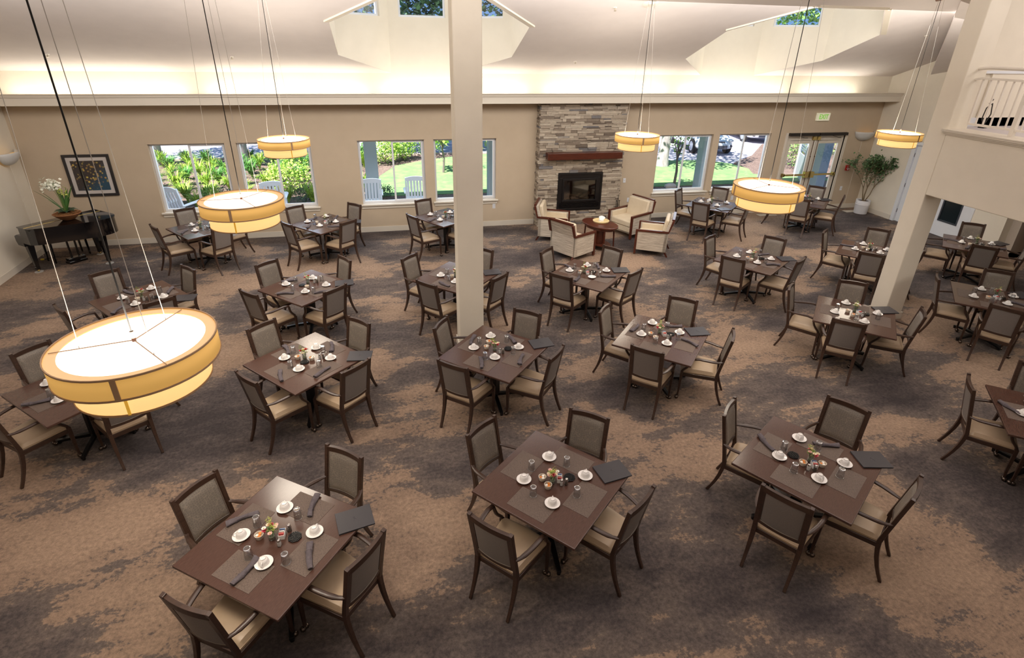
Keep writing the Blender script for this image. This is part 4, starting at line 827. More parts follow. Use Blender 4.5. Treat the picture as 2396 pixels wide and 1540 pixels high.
cr = t.ramp(at_.outputs['Fac'], [(0, lin((104, 92, 82))), (.10, lin((126, 112, 98))), (.3, lin((160, 146, 130))), (.7, lin((184, 170, 152))), (.92, lin((198, 186, 168))), (.96, lin((122, 118, 118)))])
mx = t.a('ShaderNodeMix', data_type='RGBA', blend_type='MULTIPLY'); mx.inputs[0].default_value = 1; t.c(cr, mx.inputs[6]); nz = t.noise(14, 6, .7, t.coord((1, 1, 4))); t.c(t.ramp(nz, [(.3, (.72, .72, .72)), (.7, (1.12, 1.12, 1.1))]), mx.inputs[7]); t.c(mx.outputs[2], bs.inputs['Base Color'])
bp = t.a('ShaderNodeBump', i_Strength=.6, i_Distance=.01); t.c(nz, bp.inputs['Height']); t.c(bp.outputs[0], bs.inputs['Normal'])
b.build('stone_facing', m, o, smooth=False, colattr=True)
b = MB(); b.box(x0 + .04, BX0 - .0, yf + .04, 0, 0, zt_); b.box(BX1, x1 - .04, yf + .04, 0, 0, zt_); b.box(BX0, BX1, yf + .04, 0, BZ1, zt_); b.box(BX0, BX1, yf + .04, 0, 0, BZ0); b.build('core', mat('mortar', (86, 80, 74), .9), o, smooth=False)
b = MB(); b.box(-.98, .96, -.48, -.26, 1.73, 1.89); b.build('mantel_shelf', M_redwood, o, smooth=False, bevel=.006)
fi = MB(); frame_rect(fi, (BX0, -.29, BZ0), (1, 0, 0), (0, 0, 1), BX1 - BX0, BZ1 - BZ0, .05, .06, (0, 1, 0)); frame_rect(fi, (BX0 + .12, -.30, BZ0 + .22), (1, 0, 0), (0, 0, 1), BX1 - BX0 - .24, BZ1 - BZ0 - .36, .05, .05, (0, 1, 0))
fi.box(BX0 + .05, BX1 - .05, -.275, -.25, BZ1 - .14, BZ1 - .05); fi.box(BX0 + .05, BX0 + .12, -.28, -.25, BZ0 + .2, BZ1 - .12); fi.box(BX1 - .12, BX1 - .05, -.28, -.25, BZ0 + .2, BZ1 - .12)
firebox = fi.build('firebox_surround', mat('fire_black', (30, 27, 27), .3, .2), o, smooth=False, bevel=.003)
b = MB()
for k in range(5): b.box(BX0 + .05, BX1 - .05, -.285, -.255, BZ0 + .055 + k * .033, BZ0 + .072 + k * .033)
b.build('louvre', MATS['fire_black'], firebox, smooth=False)
b = MB(); b.box(BX0 + .05, BX1 - .05, -.02, -.0, BZ0, BZ1); b.box(BX0 + .05, BX1 - .05, -.25, 0, BZ0 + .18, BZ0 + .2); b.box(BX0 + .05, BX0 + .07, -.25, 0, BZ0, BZ1); b.box(BX1 - .07, BX1 - .05, -.25, 0, BZ0, BZ1); b.build('firebox_lining', mat('soot', (62, 54, 48), .9), firebox, smooth=False)
b = MB(); b.quad((BX0 + .16, -.262, BZ0 + .26), (BX1 - .16, -.262, BZ0 + .26), (BX1 - .16, -.262, BZ1 - .18), (BX0 + .16, -.262, BZ1 - .18)); b.build('fireplace_glass', glassmat('smoked_glass', (150, 146, 140), .10, .05), firebox)
for k, (p, q) in enumerate((((-.36, -.12, .66), (.28, -.10, .66)), ((-.25, -.17, .68), (.1, -.06, .78)), ((.0, -.16, .68), (.3, -.08, .80)), ((-.3, -.06, .76), (-.02, -.15, .72)))):
    b = MB(); b.tube([p, lerp(p, q, .5), q], [.035, .042, .032], 9); b.build('log', var('log_bark', (112, 88, 66), (156, 132, 108), 16, .9), firebox)
o = thing('fireplace_tool_set', (5.83, 13.12, 0), 0, 'dark iron fireplace tool stand with pointed tip right of the fireplace', 'fireplace tools')
b = MB(); b.lathe([(.001, 0), (.11, 0), (.11, .015), (.02, .03), (.001, .03)], 18); b.build('base', M_blk, o)
b = MB(); b.tube([(0, 0, .02), (0, 0, .55), (0, 0, .78)], [.012, .012, .004], 8); b.ball((0, 0, .18), .05, 10, sc=(1, 1, 1.2)); b.build('stand', M_blk, o)
for s in (-1, 1): b = MB(); b.tube([(s * .05, 0, .08), (s * .04, 0, .6)], .008, 6); b.ball((s * .04, 0, .62), .018, 8); b.build('tool', M_blk, o)
# ------------------------------------------------------------------ lounge chairs
def armchair(w_, d_, label, x, y, rz, tub=False):
    """front faces +y"""
    o = thing('lounge_armchair', (x, y, 0), rz, label, 'armchair', 'upholstered armchairs by the fireplace'); h = w_ / 2; d = d_ / 2
    b = MB()
    for s in (-1, 1): b.box(s * h - (.05 if s > 0 else 0), s * h + (.05 if s < 0 else 0), -d, d - .03, .12, .57)
    b.add([(-h, -d, .12), (h, -d, .12), (h, -d + .07, .12), (-h, -d + .07, .12), (-h, -d - .0, .57), (h, -d - .0, .57), (h, -d + .07, .57), (-h, -d + .07, .57),
           (-h + .03, -d - .09, .86), (h - .03, -d - .09, .86), (h - .03, -d - .02, .86), (-h + .03, -d - .02, .86)],
          [(0, 3, 2, 1), (0, 1, 5, 4), (4, 5, 9, 8), (1, 2, 6, 5), (5, 6, 10, 9), (3, 0, 4, 7), (7, 4, 8, 11), (8, 9, 10, 11), (2, 3, 7, 6), (6, 7, 11, 10)])
    b.box(-h + .05, h - .05, -d + .05, d - .06, .12, .2); b.build('body', M_stripe, o, smooth=False, bevel=.006)
    b = MB(); b.box(-h + .055, h - .055, -d + .06, d - .02, .29, .44); b.build('seat_cushion', M_leather, o, bevel=.03)
    b = MB(); b.box(-h + .055, h - .055, -d + .06, d - .03, .16, .29); b.build('front_panel', M_leather, o, bevel=.008)
    b = MB(); Mx = Matrix.Translation((0, -d + .1, .38)) @ Matrix.Rotation(.16, 4, 'X'); b.box(-h + .06, h - .06, -.03, .06, 0, .48, Mx); b.build('back_cushion', M_leather, o, bevel=.03)
    for s in (-1, 1):
        b = MB(); xi = s * (h - .075); b.box(min(xi, xi + .03), max(xi, xi + .03), -d + .12, d - .06, .3, .56); b.build('arm_pad', M_leather, o, bevel=.012)
        b = MB(); b.bar([(s * (h - .02), -d - .09, .85), (s * (h - .008), -d - .02, .59), (s * (h - .008), d - .0, .57)], .055, .045); b.bar([(s * (h - .008), d - .01, .59), (s * (h - .008), d - .01, .02)], .05, .045); b.build('arm_frame', M_redwood, o, smooth=False, bevel=.003)
        b = MB(); b.tube([(s * (h - .05), -d + .03, .13), (s * (h - .05), -d - .05, 0)], [.03, .02], 4); b.build('leg', M_redwood, o, smooth=False)
    b = MB(); b.bar([(-h + .03, -d - .085, .865), (h - .03, -d - .085, .865)], .06, .045); b.build('top_rail', M_redwood, o, smooth=False, bevel=.003)
    return o
armchair(.72, .68, 'striped armchair nearest the camera, its back turned to us, by the oval table', 3.92, 11.05, math.radians(-59))
armchair(.72, .68, 'striped armchair left of the fireplace, facing right', 3.86, 12.31, math.radians(-113))
armchair(.76, .70, 'wide cream armchair right of the fireplace, facing the oval table', 5.81, 12.27, math.radians(114))
armchair(.72, .68, 'striped armchair on the right side of the oval table, facing left', 5.82, 11.0, math.radians(59))
o = thing('oval_side_table', (4.68, 11.40, 0), math.radians(-62), 'dark oval wooden side table with lower shelf between the armchairs', 'table')
b = MB(); b.lathe([(.001, .565), (1, .565), (1.02, .575), (1.02, .595), (1, .605), (.001, .605)], 40, Matrix.Diagonal((.47, .30, 1, 1))); b.build('tabletop', M_redwood, o)
b = MB(); b.lathe([(.001, .12), (1, .12), (1, .14), (.001, .14)], 32, Matrix.Diagonal((.33, .2, 1, 1))); b.build('lower_shelf', M_redwood, o)
b = MB(); b.lathe([(.9, .50), (.93, .50), (.93, .565), (.9, .565)], 32, Matrix.Diagonal((.42, .27, 1, 1)), close=True); b.build('apron', M_redwood, o)
for sx in (-1, 1):
    for sy in (-1, 1): b = MB(); b.tube([(sx * .29, sy * .16, .56), (sx * .31, sy * .175, 0)], [.02, .013], 4); b.build('leg', M_redwood, o, smooth=False)
b = MB(); b.lathe([(.001, .14), (.12, .14), (.12, .5), (.001, .5)], 16); b.build('centre_post', M_redwood, o)
o = thing('wicker_tray', (4.74, 11.50, .605), 0, 'round pale wicker tray on the oval side table', 'tray')
b = MB(); b.lathe([(.001, .004), (.17, .004), (.185, .03), (.192, .03), (.178, .0), (.001, .0)], 32); b.build('basket', mat('wicker', (214, 192, 142), .7), o)
o = thing('table_sign', (4.75, 11.51, .61), .2, 'small white shaped card standing in the wicker tray', 'sign')
b = MB(); b.prism([(.08 * math.cos(a) * (1 + .2 * math.cos(3 * a)), .055 * math.sin(a)) for a in [2 * PI * k / 22 for k in range(22)]], 0, .012, Matrix.Translation((0, 0, .075)) @ Matrix.Rotation(1.1, 4, 'X')); b.build('card', M_paper, o, smooth=False)
b = MB(); b.box(-.05, .05, -.025, .04, 0, .03); b.box(-.03, .03, 0, .012, .03, .06); b.build('base', M_paper, o, smooth=False)
# ------------------------------------------------------------------ grand piano
PCX, PCY, PR = -6.46, 12.335, math.radians(-39)
o = thing('grand_piano', (PCX, PCY, 0), PR, 'glossy black baby grand piano under the framed picture', 'piano')
# local: keyboard at -x, tail at +x, curved treble side at -y (towards the camera)
OUT = [(0, -.70), (.20, -.70)] + bez([(.20, -.70), (.40, -.66), (.44, -.36), (.54, -.18), (.70, .02), (.88, .16), (.90, .50), (.78, .68), (.52, .69)], 22) + [(0, .69)]
b = MB(); b.prism(OUT, .66, .96); b.box(-.07, 0, -.70, .69, .66, .96); b.build('case', M_lacq, o, bevel=.004)
b = MB(); b.prism([(x * 1.012, y * 1.012) for x, y in OUT], .962, .985); b.box(-.09, 0, -.708, .70, .962, .985); b.build('lid', M_lacq, o, bevel=.004)
b = MB(); b.box(.125, .133, -.69, .68, .985, .989); b.build('lid_hinge', M_brass, o, smooth=False)
b = MB()
for s_ in (-1, 1): b.prism([(-.30, .58), (-.34, .66), (-.34, .76), (-.24, .80), (-.07, .80), (-.07, .58)], 0, .06, Matrix.Translation((0, s_ * .665 + .03, 0)) @ Matrix.Rotation(PI / 2, 4, 'X'))
b.box(-.32, -.07, -.66, .66, .58, .68); b.build('key_bed', M_lacq, o, smooth=False, bevel=.004)
b = MB(); b.box(-.30, -.10, -.62, .62, .765, .785); b.build('fallboard', M_lacq, o, smooth=False, bevel=.004)
LEGS = ((-.16, -.585), (-.16, .585), (.56, .357))
for (x, y) in LEGS:
    b = MB(); b.tube([(x, y, .66), (x, y, .5), (x, y, .12), (x, y, .06)], [.085, .075, .045, .05], 4); lg = b.build('leg', M_lacq, o, smooth=False, bevel=.005)
    b = MB(); b.ball((x, y, .036), .024, 8); b.build('caster', M_brass, lg)
b = MB()
for s_ in (-1, 1): b.tube([(-.14, .1 + s_ * .07, .66), (-.13, .1 + s_ * .07, .10)], .02, 8)
b.box(-.20, -.07, -.06, .26, .05, .11); b.box(-.22, -.05, -.07, .27, 0, .05); b.build('pedal_lyre', M_lacq, o, smooth=False, bevel=.004)
for i, (x, y) in enumerate(LEGS):
    q = Matrix.Rotation(PR, 4, 'Z') @ Vector((x, y, 0)); c_ = thing('caster_cup', (PCX + q.x, PCY + q.y, 0), 0, 'clear caster cup under the piano leg %s' % ('nearest the left wall', 'at the back by the window wall', 'at the tail end')[i], 'caster cup', 'piano caster cups')
    b = MB(); b.lathe([(.001, 0), (.07, 0), (.075, .012), (.055, .008), (.001, .003)], 18); b.build('cup', mat('cup_plastic', (190, 186, 180), .3), c_)
q = Matrix.Rotation(PR, 4, 'Z') @ Vector((-.52, .16, 0)); o = thing('piano_bench', (PCX + q.x, PCY + q.y, 0), PR, 'black piano bench standing behind the piano at its keyboard', 'bench')
b = MB(); b.box(-.17, .17, -.36, .36, .44, .50); b.build('seat', mat('bench_black', (30, 26, 26), .45), o, bevel=.012)
for sx in (-1, 1):
    for sy in (-1, 1): b = MB(); b.tube([(sx * .14, sy * .32, .44), (sx * .145, sy * .33, 0)], [.026, .017], 4); b.build('leg', M_lacq, o, smooth=False)
o = thing('extension_cord', (-6.6, 12.8, 0), 0, 'thin black cord with yellow plug on the carpet under the piano', 'cord')
b = MB(); b.tube(bez([(.75, -.25, .62), (.7, -.2, .0), (.5, .2, .006), (0, -.25, .006), (-.3, .3, .006), (-.62, -.1, .006)], 30), .005, 6); b.build('cable', M_blk, o)
b = MB(); b.box(-.66, -.60, -.12, -.08, 0, .028); b.build('yellow_plug', mat('plug_yellow', (214, 184, 60), .5), o, smooth=False, bevel=.006)
# orchid arrangement
o = thing('potted_orchid', (-6.25, 12.21, .986), 0, 'white orchids and blade leaves in a brown bowl on the piano lid', 'plant')
b = MB(); b.lathe([(.001, 0), (.09, 0), (.11, .01), (.19, .08), (.24, .13), (.23, .135), (.18, .09), (.001, .08)], 30); b.build('bowl', var('bowl_wood', (128, 82, 50), (152, 102, 66), 10, .5, (1, 1, 5)), o)
rng = random.Random(3); b = MB()
for i in range(260):
    a = rng.uniform(0, 6.28); q = rng.uniform(0, .2); p = Vector((q * math.cos(a), q * math.sin(a), .11 + rng.uniform(0, .04))); e = Vector((rng.gauss(0, .035), rng.gauss(0, .035), rng.gauss(0, .01))); b.tube([p - e, p + e + Vector((0, 0, .01))], .0022, 3, False)
b.lathe([(.001, .12), (.2, .10)], 16); b.build('moss', mat('dry_moss', (158, 112, 68), .9), o)
b = MB()
for i in range(9):
    a = i * .7 + .3; L_ = .2; M = Matrix.Rotation(a, 4, 'Z')
    b.grid(lambda u, v: (.03 + .17 * u, (v - .5) * .12 * math.sin(PI * min(.97, u + .08)), .14 + .07 * math.sin(u * 2.4) - .01 * abs(v - .5)), 8, 4, M)
b.build('broad_leaves', mat('orchid_leaf', (34, 62, 40), .4), o)
b = MB()
for (ax, ay, h, w_) in ((-.38, -.10, .50, .022), (-.33, -.02, .48, .02), (-.20, -.08, .3, .02), (.16, -.02, .50, .045), (.24, .02, .56, .04), (.08, .1, .5, .04), (.2, -.1, .34, .03), (-.05, .1, .46, .04), (.02, .02, .42, .045)):
    P = bez([(0, 0, .12), (ax * .35, ay * .3, .12 + h * .55), (ax, ay, .12 + h)], 8); vs = []
    for i_, p in enumerate(P): ww = w_ * .5 * math.sin(PI * (.12 + .86 * i_ / 8)) ; vs += [(p[0] - ww, p[1], p[2]), (p[0], p[1] + .008, p[2]), (p[0] + ww, p[1], p[2])]
    b.add(vs, [(i_ * 3 + k, i_ * 3 + k + 1, i_ * 3 + k + 4, i_ * 3 + k + 3) for i_ in range(8) for k in (0, 1)])
b.build('blade_leaves', mat('blade_leaf', (70, 112, 52), .45), o)
b = MB(); ST = []
for i in range(9):
    a = rng.uniform(-.14, .04); c_ = rng.uniform(-.06, .06); P = bez([(rng.uniform(-.03, .03), 0, .12), (a * .2, c_ * .3, .45), (a, c_, .68 + rng.uniform(-.05, .06))], 7); b.tube(P, .004, 5); ST.append(P[-1])
b.build('flower_stems', mat('stem_green', (98, 122, 60), .6), o)
b = MB()
for i in range(150):
    s_ = rng.choice(ST); c_ = (s_[0] * .5 - .09 + rng.gauss(0, .065), s_[1] + rng.gauss(0, .05), .69 + rng.gauss(0, .05)); M = Matrix.Translation(c_) @ Matrix.Rotation(rng.uniform(0, 6.28), 4, 'Z') @ Matrix.Rotation(rng.uniform(.3, 1.6), 4, 'X')
    t_ = MB(); petal(t_, (0, 0, 0), .030, 5, .3, 0, .1, .42); b.add(t_.v, t_.f, M)
b.build('orchid_blooms', mat('orchid_white', (240, 240, 224), .5), o, smooth=False)
b = MB()
for i in range(34):
    c_ = (.05 + rng.gauss(0, .05), rng.gauss(0, .04), .53 + rng.gauss(0, .05)); M = Matrix.Translation(c_) @ Matrix.Rotation(rng.uniform(0, 6.28), 4, 'Z') @ Matrix.Rotation(rng.uniform(.3, 1.5), 4, 'X'); t_ = MB(); petal(t_, (0, 0, 0), .02, 5, .3, 0, .1, .4); b.add(t_.v, t_.f, M)
b.build('green_blooms', mat('orchid_lime', (176, 184, 92), .5), o, smooth=False)
# tree in the corner
o = thing('potted_tree', (13.32, 12.92, 0), 0, 'leafy green artificial tree in a white ribbed pot in the right corner', 'plant')
b = MB(); pr = [(.001, 0), (.165, 0), (.17, .01)]
for z in (.26, .30): pr += [(.184, z), (.188, z + .01), (.184, z + .02)]
pr += [(.187, .37), (.187, .385), (.172, .385), (.168, .33), (.001, .33)]; b.lathe(pr, 36); b.build('pot', mat('pot_white', (232, 230, 232), .45), o)
b = MB(); b.lathe([(.001, .345), (.168, .345)], 20); b.build('soil', mat('soil', (52, 36, 26), .95), o)
rng = random.Random(11); b = MB(); TW = []
def branch(p, d, L_, r, lv):
    q = p + d * L_; m_ = p.lerp(q, .5) + Vector((rng.gauss(0, .03), rng.gauss(0, .03), .0)) * L_; b.tube([p, m_, q], [r, r * .8, r * .6], 6)
    if lv >= 1: TW.append((m_, q))
    if lv < 4:
        for k in range(3 if lv else 3):
            a = rng.uniform(0, 6.28) if lv else k * 2.1 + .5; s_ = .45 if lv else .42; dd = (d + Vector((math.cos(a) * s_, math.sin(a) * s_ * .7, rng.uniform(.0, .25)))).normalized(); branch(q if k else m_.lerp(q, .6), dd, L_ * rng.uniform(.62, .85), r * .6, lv + 1)
branch(Vector((0, 0, .33)), Vector((.0, 0, 1)), .40, .022, 0); branch(Vector((-.03, .0, .33)), Vector((-.32, -.05, 1)).normalized(), .44, .016, 0); branch(Vector((.03, .0, .33)), Vector((.30, -.12, 1)).normalized(), .46, .016, 0)
b.build('trunk', mat('twig_brown', (122, 104, 78), .8), o)
b = MB()
for (p, q) in TW:
    for k in range(5):
        c_ = p.lerp(q, rng.random()) + Vector((rng.gauss(0, .035), rng.gauss(0, .03), rng.gauss(0, .035))); c_.y = min(c_.y, .48); c_.x = min(c_.x, .27); r = rng.uniform(.02, .033)
        M = Matrix.Translation(c_) @ Matrix.Rotation(rng.uniform(0, 6.28), 4, 'Z') @ Matrix.Rotation(rng.uniform(-1.2, .9), 4, 'Y')
        b.add([(0, 0, 0), (r, r * .75, .004), (r * 2, r * .55, 0), (r * 2.4, 0, -.003), (r * 2, -r * .55, 0), (r, -r * .75, .004)], [(0, 1, 2, 3, 4, 5)], M)
b.build('leaves', var('ficus_leaf', (60, 92, 56), (96, 128, 80), 14, .45), o, smooth=False)
# ------------------------------------------------------------------ garden
GZ = -.15
def ground(name, poly, z0, z1, m, label): b = MB(); b.prism(poly, z0, z1); return struct(b.build(name, m, smooth=False), label, 'ground')
M_lawn = var('lawn_grass', (112, 150, 96), (142, 176, 108), 3.2, .9, bump=.6, bscale=60)
M_mulch = var('bark_mulch', (96, 76, 70), (150, 128, 118), 22, .95, bump=.8)
M_conc = var('pale_concrete', (186, 182, 186), (204, 200, 204), 1.2, .9)
M_road = var('pale_asphalt', (176, 172, 184), (190, 186, 196), 1.5, .9)
ground('ground_porch', [(-12, WY + .18), (18, WY + .18), (18, 15.9), (-12, 15.9)], GZ - .2, GZ, M_conc, 'concrete porch floor')
ground('ground_bed', [(-16, 15.9), (18, 15.9), (17, 17.3), (-.6, 17.5), (-.5, 19), (-.25, 20.4), (.35, 22.1), (1.5, 23.0), (2.8, 23.7), (5, 24.2), (-16, 24.2)], GZ - .2, GZ - .01, M_mulch, 'mulched planting bed')
ground('ground_lawn', [(-.6, 17.5), (17, 17.3), (15.2, 18.0), (13.8, 18.7), (14.2, 19.6), (14.1, 20.6), (13.4, 21.5), (11.6, 21.65), (8, 22.6), (5, 24.2), (2.8, 23.7), (1.5, 23.0), (.35, 22.1), (-.25, 20.4), (-.5, 19)], GZ - .2, GZ + .005, M_lawn, 'green lawn')
ground('ground_side_bed', [(17, 17.3), (26, 17), (24, 26), (18.6, 25), (16.2, 22.3), (14.4, 20.9), (14.2, 19.6), (13.8, 18.7), (15.2, 18.0)], GZ - .2, GZ - .01, M_mulch, 'mulched bed at the right')
ground('ground_road', [(-40, 24.2), (5, 24.2), (8, 22.6), (11.6, 21.65), (13.4, 21.5), (14.1, 20.6), (14.4, 20.9), (16.2, 22.3), (18.6, 25), (24, 26), (50, 27), (50, 70), (-40, 70)], GZ - .2, GZ - .03, M_road, 'pale driveway beyond the garden')
b = MB(); b.box(-16, 4.8, 24.2, 24.35, GZ - .1, GZ + .06); struct(b.build('ground_kerb', mat('kerb_pink', (214, 190, 186), .8), smooth=False), 'pale kerb', 'ground')
b = MB(); b.box(-12, 18, WY + .18, 16.6, 2.75, 2.95); struct(b.build('ceiling_porch', M_white, smooth=False), 'white porch roof')
M_col = mat('porch_grey', (150, 166, 172), .7)
for i, (x, l) in enumerate(((-.41, 'behind the third window from the left'), (3.04, 'behind the window right of the central column'), (9.82, 'behind the first window right of the fireplace'), (14.2, 'outside the glass doors'))):
    o = thing('porch_column', (x, 15.85, GZ), 0, 'square grey porch column outside, ' + l, 'column', 'porch columns')
    b = MB(); b.box(-.17, .17, -.17, .17, 0, 2.9); b.build('shaft', M_col, o, smooth=False, bevel=.01); b = MB(); b.box(-.2, .2, -.2, .2, 0, .2); b.build('plinth', M_col, o, smooth=False)
def rocker_proto():
    o = thing('rocking_chair'); M_r = mat('rocker_white', (216, 226, 236), .5)
    for s in (-1, 1):
        b = MB(); b.bar([(s * .27, -.5 + i * .1, .05 + .12 * ((i - 5) / 5) ** 2) for i in range(11)], .03, .045); b.build('rocker', M_r, o, smooth=False)
        b = MB(); b.bar([(s * .27, -.22, .06), (s * .27, -.27, .45), (s * .26, -.42, 1.12)], .04, .05); b.build('back_post', M_r, o, smooth=False)
        b = MB(); b.bar([(s * .28, .24, .06), (s * .28, .24, .66)], .05, .05); b.build('front_post', M_r, o, smooth=False)
        b = MB(); b.prism([(s * .24, -.33), (s * .32, -.33), (s * .37, .2), (s * .33, .33), (s * .25, .33)][::s], .66, .69); b.build('armrest', M_r, o, smooth=False, bevel=.006)
    b = MB(); b.prism([(-.28, -.26), (.28, -.26), (.29, .26), (-.29, .26)], .42, .445); b.build('seat', M_r, o, smooth=False)
    for k in range(6): x = (k - 2.5) * .082; b = MB(); b.bar([(x, -.28, .5), (x, -.41, 1.04)], .055, .014); b.build('slat', M_r, o, smooth=False)
    b = MB(); pl = [(-.27, 0), (.27, 0)] + [(.27 * math.cos(PI * i / 12), .06 + .07 * math.sin(PI * i / 12)) for i in range(13)]; b.prism(pl, -.012, .012, Matrix.Translation((0, -.42, 1.04)) @ Matrix.Rotation(PI / 2 + .23, 4, 'X')); b.build('crest_rail', M_r, o, smooth=False)
    b = MB(); b.bar([(-.26, -.29, .5), (.26, -.29, .5)], .02, .06); b.bar([(-.26, -.25, .3), (.26, -.25, .3)], .02, .04); b.build('lower_rail', M_r, o, smooth=False); return o
ROCK = Proto(rocker_proto())
for x, y, r_, l in ((-5.1, 15.05, -22, 'outside the first window from the left'), (-2.98, 15.35, 8, 'outside the second window from the left'), (-.50, 15.3, 6, 'at the left of the third window'), (.76, 15.4, -4, 'at the right of the third window')):
    ROCK.put((x, y, GZ), math.radians(r_), 'white slatted rocking chair ' + l, 'rocking chair', 'porch rocking chairs')
# strappy clumps
M_strap = [var('strap_leaf_%s' % n, c1, c2, 6, .5) for n, c1, c2 in (('lime', (120, 168, 44), (176, 204, 84)), ('green', (58, 122, 52), (110, 164, 70)))]
def clump_proto(k):
    rng = random.Random(50 + k); b = MB()
    for i in range(105):
        a = rng.uniform(0, 6.28); L_ = rng.uniform(.45, .85); out_ = rng.uniform(.25, .75); P = bez([(0, 0, 0), (L_ * .25 * math.cos(a), L_ * .25 * math.sin(a), L_ * .9), (L_ * out_ * math.cos(a), L_ * out_ * math.sin(a), L_ * (.95 - .6 * out_))], 5)
        sx_, sy_ = -math.sin(a), math.cos(a); vs = []
        for j, p in enumerate(P): w_ = .0125 * math.sin(PI * (.15 + .83 * j / 5)); vs += [(p[0] - sx_ * w_, p[1] - sy_ * w_, p[2]), (p[0] + sx_ * w_, p[1] + sy_ * w_, p[2])]
        b.add(vs, [(j * 2, j * 2 + 1, j * 2 + 3, j * 2 + 2) for j in range(5)])
    return b.build('strappy_plant', M_strap[k % 2])
CL = [Proto(clump_proto(k)) for k in range(4)]; rng = random.Random(21); n_ = 0
yy = 16.9
while yy < 23.9:
    xx = -9.5 + rng.uniform(0, .5)
    while xx < .4:
        if xx < -.75 and not (-3.9 < xx < -1.9 and 17.6 < yy < 19.4):
            k = rng.choice((0, 2)) if yy < 19.8 else rng.choice((1, 3, 0)); p = CL[k].put((xx + rng.uniform(-.2, .2), yy + rng.uniform(-.2, .2), GZ - .01), rng.uniform(0, 6.28), ('lime green' if k % 2 == 0 else 'darker green') + ' strappy plant clump in the bed outside the left windows', 'plant', ('lime' if k % 2 == 0 else 'green') + ' strappy clumps outside the left windows')
            s_ = rng.uniform(.8, 1.1); p.scale = (s_, s_, s_)
        xx += rng.uniform(.72, .95)
    yy += .74
def bush(name, x, y, z, r, h, n, m, label, cat='shrub', trunk=None, group=None, seed=0, leaf=.05):
    rng = random.Random(seed); o = thing(name, (x, y, z), 0, label, cat, group); b = MB(); zc_ = (trunk or 0)
    for i in range(n):
        a = rng.uniform(0, 6.28); ph = math.acos(rng.uniform(-1, 1)); q = rng.random() ** .4; c_ = (r * q * math.sin(ph) * math.cos(a), r * q * math.sin(ph) * math.sin(a), zc_ + h / 2 + h / 2 * q * math.cos(ph)); c_ = (c_[0], c_[1], max(c_[2], .02))
        M = Matrix.Translation(c_) @ Matrix.Rotation(rng.uniform(0, 6.28), 4, 'Z') @ Matrix.Rotation(rng.uniform(-1.3, 1.0), 4, 'Y'); s_ = leaf * rng.uniform(.7, 1.3)
        b.add([(0, 0, 0), (s_ * .5, s_ * .4, 0), (s_, 0, 0), (s_ * .5, -s_ * .4, 0)], [(0, 1, 2, 3)], M)
    b.build('foliage', m, o, smooth=False)
    b = MB()
    if trunk:
        b.tube([(0, 0, 0), (.04, .02, trunk * .5), (-.03, 0, trunk), (.02, 0, trunk + h * .5)], [trunk * .035 + .012, trunk * .03 + .01, trunk * .02 + .008, .008], 7)
        for k in range(5): a = k * 1.3; b.tube([(-.02, 0, trunk * .85 + .05 * k), (r * .5 * math.cos(a), r * .5 * math.sin(a), trunk + h * .5)], [.02 + trunk * .01, .006], 5)
    else:
        for k in range(6): a = k; b.tube([(0, 0, 0), (r * .4 * math.cos(a), r * .4 * math.sin(a), h * .6)], .012, 4)
    b.build('trunk' if trunk else 'stems', mat('bark_grey', (128, 116, 112), .9), o); return o
M_sh = var('shrub_leaf', (88, 140, 62), (150, 186, 92), 3, .6); M_shd = var('dark_shrub_leaf', (48, 82, 58), (86, 122, 84), 3, .6); M_lime = var('bright_leaf', (150, 196, 70), (196, 220, 110), 3, .5)
for i, (x, y, r, h, l) in enumerate(((-4.6, 17.2, .55, .5, 'left of the pair under the first left window'), (-2.2, 17.0, .6, .5, 'under the right half of the second window'), (-.3, 17.4, .5, .4, 'behind the left rocking chair of the third window'))):
    bush('low_shrub', x, y, GZ, r, h, 900, M_shd, 'low grey-green shrub at the porch edge, ' + l, seed=i)
for i, (x, y, r, h, m_, l) in enumerate(((-3.0, 18.5, .75, 1.1, M_lime, 'large lime shrub outside the second window, behind the rocking chair'), (-.05, 22.6, .7, 1.2, M_lime, 'yellow-green shrub outside the third window, left of the mullion'), (.65, 23.3, .6, 1.0, M_lime, 'shrub with arching branch outside the third window, at the mullion'), (1.7, 24.0, 1.0, 1.5, M_sh, 'large green shrub at the far bed outside the third window'), (-1.4, 22.6, .8, 1.1, M_sh, 'green shrub far behind the porch column of third window'), (4.2, 25.6, 1.2, 1.6, M_lime, 'bright bush beyond the lawn behind the central column'),
        (16.6, 19.8, 1.3, 1.5, M_sh, 'wide green bush outside the left leaf of the glass doors'), (18.6, 22.3, 1.6, 2.2, M_lime, 'tall lime bush behind the last window before the glass doors'), (20.2, 21.5, 1.6, 2.4, M_shd, 'tall dark bush outside the right leaf of the glass doors'))):
    bush('garden_shrub', x, y, GZ, r, h, 1500, m_, l, seed=20 + i, leaf=.075)
bush('young_tree', 2.05, 20.6, GZ, .75, 1.4, 600, M_lime, 'small leafy tree outside, left of the central column', 'tree', trunk=1.0, seed=41, leaf=.14)
bush('young_tree', 9.66, 17.2, GZ, .38, 1.0, 170, M_sh, 'thin sapling outside the first window right of the fireplace', 'tree', trunk=1.1, seed=42, leaf=.09)
